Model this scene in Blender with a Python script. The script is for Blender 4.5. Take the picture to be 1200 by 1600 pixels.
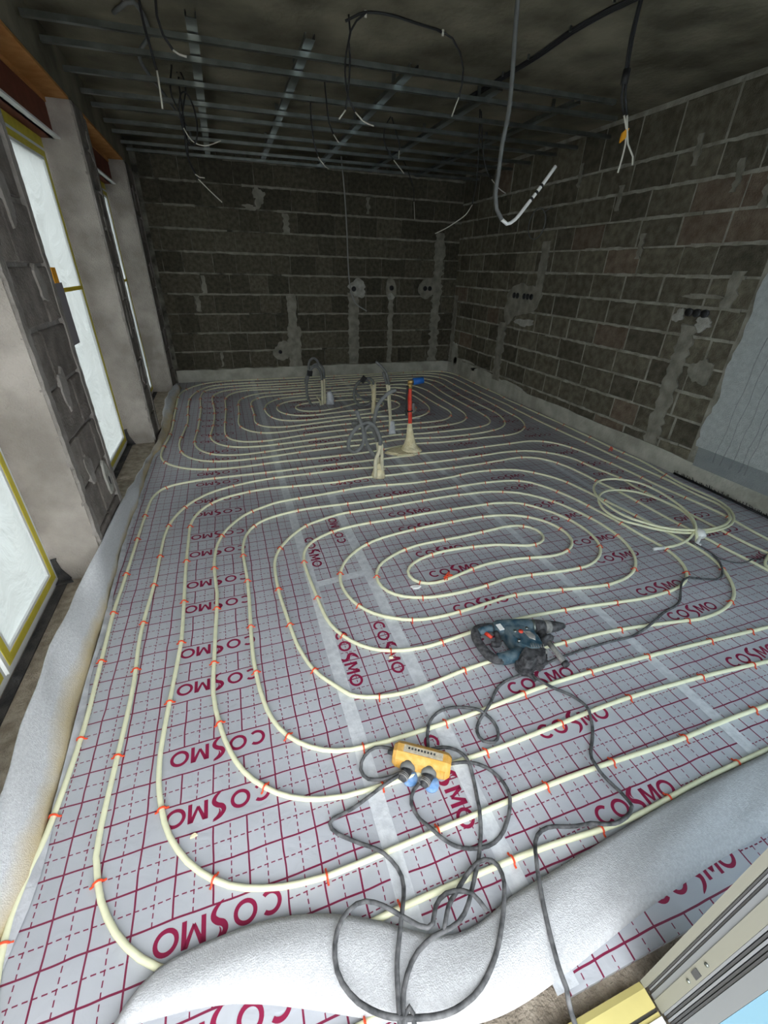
import bpy, math, random
from mathutils import Vector, Matrix
random.seed(7)
S = bpy.context.scene
COL = S.collection
for o in list(bpy.data.objects): bpy.data.objects.remove(o)

# ------------------------------------------------------------------ camera, sky, exposure
YAW, PITCH, ROLL, FOC = 0.3403, 0.5142, 0.0282, 669.0
CAM = Vector((0.6504, -0.6014, 1.5196))
cd = bpy.data.cameras.new('camera'); co = bpy.data.objects.new('camera', cd); COL.objects.link(co)
fw = Vector((math.sin(YAW)*math.cos(PITCH), math.cos(YAW)*math.cos(PITCH), -math.sin(PITCH)))
rt = Vector((math.cos(YAW), -math.sin(YAW), 0)); upv = rt.cross(fw)
r2 = rt*math.cos(ROLL) + upv*math.sin(ROLL); u2 = upv*math.cos(ROLL) - rt*math.sin(ROLL)
co.matrix_world = Matrix(((r2.x, u2.x, -fw.x, CAM.x), (r2.y, u2.y, -fw.y, CAM.y), (r2.z, u2.z, -fw.z, CAM.z), (0, 0, 0, 1)))
cd.sensor_fit = 'VERTICAL'; cd.sensor_height = 24.0; cd.lens = FOC/1600*24.0; cd.clip_start = 0.02
S.camera = co
w = bpy.data.worlds.new('overcast_sky'); S.world = w; w.use_nodes = True
bg = w.node_tree.nodes['Background']; bg.inputs[0].default_value = (0.94, 0.975, 1.0, 1); bg.inputs[1].default_value = 1.0
S.view_settings.view_transform = 'Standard'; S.view_settings.look = 'None'
S.view_settings.exposure = 2.55; S.view_settings.gamma = 1.0; S.view_settings.use_curve_mapping = False
S.cycles.use_denoising = True
S.cycles.max_bounces = 10; S.cycles.diffuse_bounces = 6

# ------------------------------------------------------------------ helpers
class MB:
    def __init__(s): s.v = []; s.f = []; s.sm = []
    def add(s, v, f, smooth=False):
        n = len(s.v); s.v += [tuple(p) for p in v]; s.f += [tuple(i+n for i in q) for q in f]; s.sm += [smooth]*len(f); return s
    def box(s, a, b, ch=0.0):
        x0, y0, z0 = a; x1, y1, z1 = b
        if ch <= 0:
            return s.add([(x0,y0,z0),(x1,y0,z0),(x1,y1,z0),(x0,y1,z0),(x0,y0,z1),(x1,y0,z1),(x1,y1,z1),(x0,y1,z1)],
                         [(0,3,2,1),(4,5,6,7),(0,1,5,4),(1,2,6,5),(2,3,7,6),(3,0,4,7)])
        c = ch; v = []
        for z, i in ((z0,c),(z0+c,0),(z1-c,0),(z1,c)):
            v += [(x0+i,y0+i,z),(x1-i,y0+i,z),(x1-i,y1-i,z),(x0+i,y1-i,z)]
        f = [(3,2,1,0),(12,13,14,15)]
        for k in range(3):
            for j in range(4): f.append((4*k+j, 4*k+(j+1)%4, 4*k+4+(j+1)%4, 4*k+4+j))
        return s.add(v, f)
    def prism(s, poly, h0, h1, axis='z', inset=0.0):
        def P(p, h):
            return {'z': (p[0],p[1],h), 'y': (p[0],h,p[1]), 'x': (h,p[0],p[1])}[axis]
        n = len(poly); cx = sum(p[0] for p in poly)/n; cy = sum(p[1] for p in poly)/n
        top = [(p[0]+(cx-p[0])*inset, p[1]+(cy-p[1])*inset) for p in poly]
        v = [P(p,h0) for p in poly]+[P(p,h1) for p in top]
        f = [tuple(range(n))[::-1], tuple(range(n,2*n))]+[(i,(i+1)%n,n+(i+1)%n,n+i) for i in range(n)]
        return s.add(v, f)
    def tube(s, pts, r, seg=8, caps=True, radii=None, smooth=True):
        pts = [Vector(p) for p in pts]; n = len(pts); up = Vector((0,0,1)); v = []; prev = None
        for i, p in enumerate(pts):
            t = (pts[min(i+1,n-1)]-pts[max(i-1,0)]); t = t.normalized() if t.length > 1e-9 else Vector((0,0,1))
            if prev is None:
                a = t.cross(up) if abs(t.z) < .95 else t.cross(Vector((0,1,0)))
            else: a = prev - t*prev.dot(t)
            a.normalize(); prev = a; b = t.cross(a); R = radii[i] if radii else r
            for k in range(seg):
                q = 2*math.pi*k/seg; v.append(p + a*(R*math.cos(q)) + b*(R*math.sin(q)))
        f = []
        for i in range(n-1):
            for k in range(seg): f.append((i*seg+k, i*seg+(k+1)%seg, (i+1)*seg+(k+1)%seg, (i+1)*seg+k))
        if caps: f += [tuple(range(seg))[::-1], tuple(range((n-1)*seg, n*seg))]
        return s.add(v, f, smooth)
    def cyl(s, a, b, r0, r1=None, seg=16): return s.tube([a,b], r0, seg, True, [r0, r0 if r1 is None else r1])
    def ribbon(s, A, B, th=0.0, sub=1):
        n = len(A); v = []; f = []
        for i in range(n):
            for k in range(sub+1):
                t = k/sub; v.append(Vector(A[i])*(1-t)+Vector(B[i])*t)
        m = sub+1
        for i in range(n-1):
            for k in range(sub): f.append((i*m+k, i*m+k+1, (i+1)*m+k+1, (i+1)*m+k))
        return s.add(v, f, True)
    def build(s, name, mat, parent=None, loc=None):
        me = bpy.data.meshes.new(name); me.from_pydata(s.v, [], s.f); me.update()
        me.polygons.foreach_set('use_smooth', s.sm)
        if mat: me.materials.append(mat)
        return link(name, me, parent, loc)
def link(name, data, parent=None, loc=None):
    o = bpy.data.objects.new(name, data); COL.objects.link(o)
    if loc: o.location = loc
    if parent: o.parent = parent
    return o
def tag(o, label, cat, group=None, kind=None):
    o['label'] = label; o['category'] = cat
    if group: o['group'] = group
    if kind: o['kind'] = kind
    return o
def struct(o, label=None):
    o['kind'] = 'structure'
    if label: o['label'] = label
    return o
def empty(name, loc=(0,0,0)):
    o = bpy.data.objects.new(name, None); COL.objects.link(o); o.location = loc; o.empty_display_size = .05; return o
def thing(name, label, cat, group=None): return tag(empty(name), label, cat, group)
def spline(P, step=.03):
    P = [Vector(p) for p in P]
    if len(P) == 2: return P
    Q = [P[0]*2-P[1]]+P+[P[-1]*2-P[-2]]; out = []
    for i in range(1, len(Q)-2):
        a, b, c, d = Q[i-1:i+3]; n = max(1, int((c-b).length/step))
        for k in range(n):
            t = k/n; out.append(0.5*((2*b)+(c-a)*t+(2*a-5*b+4*c-d)*t*t+(3*b-a-3*c+d)*t**3))
    out.append(P[-1]); return out
def lerp_line(P, n):
    P = [Vector(p) for p in P]; L = [0]
    for i in range(1, len(P)): L.append(L[-1]+(P[i]-P[i-1]).length)
    out = []; j = 0
    for k in range(n):
        s_ = L[-1]*k/(n-1)
        while j < len(L)-2 and L[j+1] < s_: j += 1
        t = (s_-L[j])/max(1e-9, L[j+1]-L[j]); out.append(P[j].lerp(P[j+1], min(1, t)))
    return out

# ------------------------------------------------------------------ materials
def mat(name, col, rough=.8, metal=0, bump=0, bscale=60, var=0, vscale=4, col2=None, rnd=0, spec=.3, detail=4, trans=0, coord='Object'):
    m = bpy.data.materials.new(name); m.use_nodes = True; nt = m.node_tree; N = nt.nodes; L = nt.links
    p = N['Principled BSDF']; p.inputs['Roughness'].default_value = rough; p.inputs['Metallic'].default_value = metal
    p.inputs['Specular IOR Level'].default_value = spec
    p.inputs['Base Color'].default_value = (*col, 1)
    g = N.new('ShaderNodeNewGeometry'); last = None
    if col2 or var:
        n = N.new('ShaderNodeTexNoise'); n.inputs['Scale'].default_value = vscale; n.inputs['Detail'].default_value = detail; L.new(g.outputs['Position'], n.inputs['Vector'])
        r = N.new('ShaderNodeValToRGB'); r.color_ramp.elements[0].position = .35; r.color_ramp.elements[1].position = .68
        c2 = col2 or tuple(min(1, c*(1+var)) for c in col); c1 = col if col2 else tuple(c*(1-var) for c in col)
        r.color_ramp.elements[0].color = (*c1, 1); r.color_ramp.elements[1].color = (*c2, 1)
        L.new(n.outputs['Fac'], r.inputs['Fac']); last = r.outputs['Color']
    if rnd:
        oi = N.new('ShaderNodeObjectInfo'); mr = N.new('ShaderNodeMapRange'); mr.inputs[3].default_value = 1-rnd; mr.inputs[4].default_value = 1+rnd
        L.new(oi.outputs['Random'], mr.inputs[0]); mx = N.new('ShaderNodeMix'); mx.data_type = 'RGBA'; mx.blend_type = 'MULTIPLY'; mx.inputs[0].default_value = 1
        if last: L.new(last, mx.inputs[6])
        else: mx.inputs[6].default_value = (*col, 1)
        L.new(mr.outputs[0], mx.inputs[7]); last = mx.outputs[2]
    if last: L.new(last, p.inputs['Base Color'])
    if bump:
        n2 = N.new('ShaderNodeTexNoise'); n2.inputs['Scale'].default_value = bscale; n2.inputs['Detail'].default_value = 5; L.new(g.outputs['Position'], n2.inputs['Vector'])
        b = N.new('ShaderNodeBump'); b.inputs['Strength'].default_value = bump; b.inputs['Distance'].default_value = .01
        L.new(n2.outputs['Fac'], b.inputs['Height']); L.new(b.outputs['Normal'], p.inputs['Normal'])
    if trans:
        t = N.new('ShaderNodeBsdfTranslucent'); t.inputs['Color'].default_value = (*(c*.98 for c in (col2 or col)), 1); mxs = N.new('ShaderNodeMixShader'); mxs.inputs[0].default_value = trans
        L.new(p.outputs[0], mxs.inputs[1]); L.new(t.outputs[0], mxs.inputs[2]); L.new(mxs.outputs[0], N['Material Output'].inputs['Surface'])
    return m
M = {}
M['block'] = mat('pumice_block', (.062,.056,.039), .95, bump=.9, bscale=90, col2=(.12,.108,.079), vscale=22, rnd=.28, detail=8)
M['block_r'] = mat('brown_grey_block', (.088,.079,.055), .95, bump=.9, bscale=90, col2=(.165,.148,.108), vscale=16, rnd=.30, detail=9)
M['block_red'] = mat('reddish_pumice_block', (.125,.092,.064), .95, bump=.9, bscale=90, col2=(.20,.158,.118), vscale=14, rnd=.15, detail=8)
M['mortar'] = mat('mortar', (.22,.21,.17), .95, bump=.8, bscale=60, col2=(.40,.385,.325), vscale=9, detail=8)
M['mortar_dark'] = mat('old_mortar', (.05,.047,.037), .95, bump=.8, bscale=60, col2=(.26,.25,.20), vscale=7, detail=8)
M['patch'] = mat('plaster_patch', (.19,.18,.145), .95, bump=.5, bscale=70, col2=(.31,.295,.245), vscale=11, detail=8)
M['patch_white'] = mat('gypsum_smear', (.30,.29,.25), .9, bump=.6, bscale=90, col2=(.48,.465,.42), vscale=15)
M['render'] = mat('base_render', (.34,.33,.275), .9, bump=.4, bscale=50, col2=(.52,.51,.44), vscale=6, detail=7)
M['reveal'] = mat('reveal_plaster', (.27,.24,.21), .95, bump=.7, bscale=120, col2=(.47,.425,.38), vscale=4, detail=12)
M['plaster'] = mat('spray_plaster', (.50,.53,.52), .95, bump=1.0, bscale=220, col2=(.60,.63,.615), vscale=30)
M['plaster_grey'] = mat('grey_base_plaster', (.25,.275,.28), .95, bump=.5, bscale=150, col2=(.30,.32,.32), vscale=10)
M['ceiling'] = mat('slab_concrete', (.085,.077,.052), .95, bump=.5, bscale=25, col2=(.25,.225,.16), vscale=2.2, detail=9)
M['concrete'] = mat('raw_sill_concrete', (.24,.20,.155), .95, bump=1.0, bscale=140, col2=(.42,.36,.29), vscale=26, detail=9)
M['seal_black'] = mat('bitumen_sheet', (.03,.03,.032), .7, bump=.6, bscale=120, col2=(.09,.085,.08), vscale=14)
M['pipe'] = mat('cream_pipe', (.80,.80,.56), .45, var=.05, vscale=30, spec=.4)
M['clip'] = mat('red_clip_plastic', (.72,.07,.02), .4, spec=.5)
M['foam'] = mat('white_pe_foam', (.50,.505,.525), .9, bump=.4, bscale=300, col2=(.61,.62,.635), vscale=120, trans=.14, spec=.2)
M['lip_film'] = mat('clear_lip_film', (.42,.43,.46), .3, bump=.6, bscale=40, col2=(.58,.59,.62), vscale=20, spec=.5)
M['stain'] = mat('yellowed_foam_lip', (.62,.52,.33), .9, bump=.6, bscale=120, col2=(.76,.70,.55), vscale=18, trans=.1)
M['tape'] = mat('clear_tape', (.53,.55,.585), .35, bump=.3, bscale=60, col2=(.66,.68,.71), vscale=30, spec=.5)
M['ink'] = mat('purple_red_print', (.25,.012,.055), .5, spec=.3)
M['ink_light'] = mat('faded_print', (.40,.20,.28), .5)
M['galv'] = mat('galvanised_steel', (.24,.26,.245), .32, metal=.9, var=.2, vscale=9)
M['cable'] = mat('black_cable', (.022,.022,.023), .55)
M['cable_pale'] = mat('pale_cable_end', (.58,.56,.48), .6)
M['cord'] = mat('dusty_rubber_cord', (.045,.047,.05), .75, col2=(.15,.15,.155), vscale=45, detail=7)
M['conduit'] = mat('grey_conduit', (.15,.155,.15), .6, var=.12, vscale=25)
M['conduit_cream'] = mat('foam_dusted_conduit', (.60,.56,.40), .7, var=.1, vscale=30)
M['foamgun'] = mat('pu_foam', (.70,.61,.37), .9, bump=1.0, bscale=45, col2=(.82,.75,.52), vscale=22)
M['red'] = mat('red_tube', (.62,.03,.015), .5, col2=(.70,.10,.06), vscale=30)
M['blue'] = mat('blue_cap', (.015,.10,.36), .5)
M['brass'] = mat('brass', (.50,.33,.12), .4, metal=.8)
M['orange_box'] = mat('orange_rubber', (.60,.31,.05), .6, col2=(.70,.43,.14), vscale=40, bump=.1)
M['label_grey'] = mat('worn_label', (.40,.36,.28), .6, col2=(.62,.55,.42), vscale=90)
M['lid_blue'] = mat('dusty_blue_lid', (.12,.26,.52), .6, col2=(.28,.42,.66), vscale=60)
M['rubber'] = mat('black_rubber', (.025,.025,.028), .6, col2=(.10,.10,.105), vscale=60, detail=8)
M['drill_blue'] = mat('dusty_blue_housing', (.012,.05,.08), .5, col2=(.13,.17,.19), vscale=28, detail=10)
M['drill_grey'] = mat('dusty_grey_metal', (.16,.155,.15), .6, col2=(.36,.35,.33), vscale=35, detail=9)
M['white_paint'] = mat('white_window_frame', (.74,.75,.74), .5)
M['yellow_tape'] = mat('yellow_masking_tape', (.60,.50,.06), .6, var=.08, vscale=20)
M['tape_thin'] = mat('yellow_tape_on_film', (.60,.50,.06), .6, trans=.55)
M['grey_cable'] = mat('light_grey_cable', (.30,.30,.28), .6)
M['yellow_pale'] = mat('pale_yellow_tape', (.58,.50,.19), .6, var=.05, vscale=14)
M['pier_block'] = mat('pier_block', (.15,.13,.115), .95, bump=.9, bscale=80, col2=(.25,.22,.195), vscale=12, rnd=.15, detail=8)
M['pier_mortar'] = mat('pier_mortar', (.22,.20,.18), .95, bump=.8, bscale=60, col2=(.34,.31,.285), vscale=9, detail=8)
M['film'] = None
M['wood'] = mat('orange_board', (.40,.17,.045), .8, col2=(.52,.25,.08), vscale=12)
M['redbrown'] = mat('red_brown_panel', (.16,.05,.03), .8, var=.15, vscale=10)
M['grey_pvc'] = mat('beige_grey_profile', (.25,.245,.205), .5)
M['grey_pvc2'] = mat('light_grey_profile', (.21,.22,.232), .45)
M['gasket'] = mat('rubber_gasket', (.07,.07,.075), .5)
M['gasket2'] = mat('grey_gasket', (.24,.245,.26), .5)
M['blue_film'] = mat('light_blue_film', (.20,.38,.50), .4)
M['pane_film'] = mat('film_covered_pane', (.80,.86,.90), .4, trans=.85)
M['tape_grey'] = mat('grey_cloth_tape', (.22,.20,.21), .7)
M['ground'] = mat('outdoor_ground', (.34,.33,.31), .9, var=.1)
M['paper'] = mat('white_paper', (.80,.80,.78), .8)
M['white_pe'] = mat('white_plastic', (.78,.78,.75), .5)
M['orange_tag'] = mat('orange_tag', (.75,.33,.02), .5)
def film_mat():
    m = bpy.data.materials.new('milky_plastic_film'); m.use_nodes = True; nt = m.node_tree; N = nt.nodes; L = nt.links
    out = N['Material Output']; p = N['Principled BSDF']; p.inputs['Base Color'].default_value = (.45,.48,.47,1); p.inputs['Roughness'].default_value = .4
    g = N.new('ShaderNodeNewGeometry'); n = N.new('ShaderNodeTexNoise'); n.inputs['Scale'].default_value = 6; n.inputs['Detail'].default_value = 6; n.inputs['Distortion'].default_value = 1.5
    L.new(g.outputs['Position'], n.inputs['Vector'])
    b = N.new('ShaderNodeBump'); b.inputs['Strength'].default_value = .8; b.inputs['Distance'].default_value = .03; L.new(n.outputs['Fac'], b.inputs['Height'])
    t = N.new('ShaderNodeBsdfTranslucent'); t.inputs['Color'].default_value = (.90,.97,.95,1); L.new(b.outputs['Normal'], t.inputs['Normal']); L.new(b.outputs['Normal'], p.inputs['Normal']); n.inputs['Scale'].default_value = 3.2; n.inputs['Detail'].default_value = 4; b.inputs['Strength'].default_value = .9; b.inputs['Distance'].default_value = .05
    mx = N.new('ShaderNodeMixShader'); mx.inputs[0].default_value = FILM_T; L.new(p.outputs[0], mx.inputs[1]); L.new(t.outputs[0], mx.inputs[2]); L.new(mx.outputs[0], out.inputs['Surface'])
    return m
FILM_T = .165
M['film'] = film_mat()
def stained_foam():
    m = mat('stained_white_foam', (.56,.565,.585), .9, bump=.4, bscale=300, col2=(.68,.69,.705), vscale=120, spec=.2)
    nt = m.node_tree; N = nt.nodes; L = nt.links; p = N['Principled BSDF']; src = p.inputs['Base Color'].links[0].from_socket
    g = N.new('ShaderNodeNewGeometry'); sp = N.new('ShaderNodeSeparateXYZ'); L.new(g.outputs['Position'], sp.inputs[0])
    n = N.new('ShaderNodeTexNoise'); n.inputs['Scale'].default_value = 9; n.inputs['Detail'].default_value = 6; L.new(g.outputs['Position'], n.inputs['Vector'])
    ad = N.new('ShaderNodeMath'); ad.operation = 'MULTIPLY_ADD'; L.new(n.outputs['Fac'], ad.inputs[0]); ad.inputs[1].default_value = -.06; L.new(sp.outputs[2], ad.inputs[2])
    r = N.new('ShaderNodeMapRange'); L.new(ad.outputs[0], r.inputs[0]); r.inputs[1].default_value = .035; r.inputs[2].default_value = -.015; r.inputs[3].default_value = 0; r.inputs[4].default_value = .9
    mx = N.new('ShaderNodeMix'); mx.data_type = 'RGBA'; L.new(r.outputs[0], mx.inputs[0]); L.new(src, mx.inputs[6]); mx.inputs[7].default_value = (.56,.45,.26,1); L.new(mx.outputs[2], p.inputs['Base Color'])
    return m
M['foam_left'] = stained_foam()
def foil_mat(name, x0, band, yper, yb):
    """silver-grey foil; printed 10 cm grid (solid) and 5 cm grid (dashed); plain strips left blank for the lettering"""
    m = bpy.data.materials.new(name); m.use_nodes = True; nt = m.node_tree; N = nt.nodes; L = nt.links; p = N['Principled BSDF']
    def math_(op, a, b=None, c=None):
        n = N.new('ShaderNodeMath'); n.operation = op
        for i, q in enumerate((a, b, c)):
            if q is None: continue
            if isinstance(q, (int, float)): n.inputs[i].default_value = q
            else: L.new(q, n.inputs[i])
        return n.outputs[0]
    g = N.new('ShaderNodeNewGeometry'); nz = N.new('ShaderNodeTexNoise'); nz.inputs['Scale'].default_value = 5.5; nz.inputs['Detail'].default_value = 2
    L.new(g.outputs['Position'], nz.inputs['Vector']); wob = N.new('ShaderNodeVectorMath'); wob.operation = 'MULTIPLY_ADD'
    sub = N.new('ShaderNodeVectorMath'); sub.operation = 'SUBTRACT'; sub.inputs[1].default_value = (.5,.5,.5); L.new(nz.outputs['Color'], sub.inputs[0])
    L.new(sub.outputs[0], wob.inputs[0]); wob.inputs[1].default_value = (.014,.014,0); L.new(g.outputs['Position'], wob.inputs[2])
    sp = N.new('ShaderNodeSeparateXYZ'); L.new(wob.outputs[0], sp.inputs[0])
    U = math_('DIVIDE', math_('SUBTRACT', sp.outputs[0], x0), .1); V = math_('DIVIDE', math_('SUBTRACT', sp.outputs[1], yb), yper/5)
    def near(q, off, wd):
        fr = math_('FRACT', math_('ADD', q, .5+off)); return math_('LESS_THAN', math_('ABSOLUTE', math_('SUBTRACT', fr, .5)), wd)
    def dash(q): return math_('LESS_THAN', math_('FRACT', math_('MULTIPLY', q, 5.0)), .62)
    su, sv = near(U, 0, .025), near(V, 0, .025); du = math_('MULTIPLY', near(U, .5, .016), dash(V)); dv = math_('MULTIPLY', near(V, .5, .016), dash(U))
    inx = math_('MULTIPLY', math_('GREATER_THAN', sp.outputs[0], band[0]+.003), math_('LESS_THAN', sp.outputs[0], band[1]-.003))
    f5 = math_('FRACT', math_('DIVIDE', V, 5.0))
    # lettering strips: [0,1] and [2,3] of every five cells
    iny = math_('ADD', math_('LESS_THAN', math_('ABSOLUTE', math_('SUBTRACT', f5, .1)), .096), math_('LESS_THAN', math_('ABSOLUTE', math_('SUBTRACT', f5, .5)), .096))
    blank = math_('SUBTRACT', 1, math_('MULTIPLY', inx, math_('MINIMUM', iny, 1)))
    ln = math_('MAXIMUM', sv, math_('MULTIPLY', blank, math_('MAXIMUM', su, math_('MAXIMUM', du, dv)))); ln = math_('MINIMUM', ln, 1)
    n3 = N.new('ShaderNodeTexNoise'); n3.inputs['Scale'].default_value = 3; n3.inputs['Detail'].default_value = 6; L.new(g.outputs['Position'], n3.inputs['Vector'])
    r = N.new('ShaderNodeValToRGB'); r.color_ramp.elements[0].position = .3; r.color_ramp.elements[1].position = .7
    r.color_ramp.elements[0].color = (.40,.415,.455,1); r.color_ramp.elements[1].color = (.48,.497,.535,1); L.new(n3.outputs['Fac'], r.inputs['Fac'])
    mx = N.new('ShaderNodeMix'); mx.data_type = 'RGBA'; L.new(ln, mx.inputs[0]); L.new(r.outputs['Color'], mx.inputs[6]); mx.inputs[7].default_value = (.19,.012,.05,1)
    L.new(mx.outputs[2], p.inputs['Base Color']); p.inputs['Roughness'].default_value = .38; p.inputs['Specular IOR Level'].default_value = .5
    n4 = N.new('ShaderNodeTexNoise'); n4.inputs['Scale'].default_value = 14; n4.inputs['Detail'].default_value = 3; n4.inputs['Distortion'].default_value = .8; L.new(g.outputs['Position'], n4.inputs['Vector'])
    b = N.new('ShaderNodeBump'); b.inputs['Strength'].default_value = .35; b.inputs['Distance'].default_value = .01; L.new(n4.outputs['Fac'], b.inputs['Height']); L.new(b.outputs['Normal'], p.inputs['Normal'])
    return m

XL, XR, YB, ZC = -.15, 4.27, 6.46, 2.75

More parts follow.
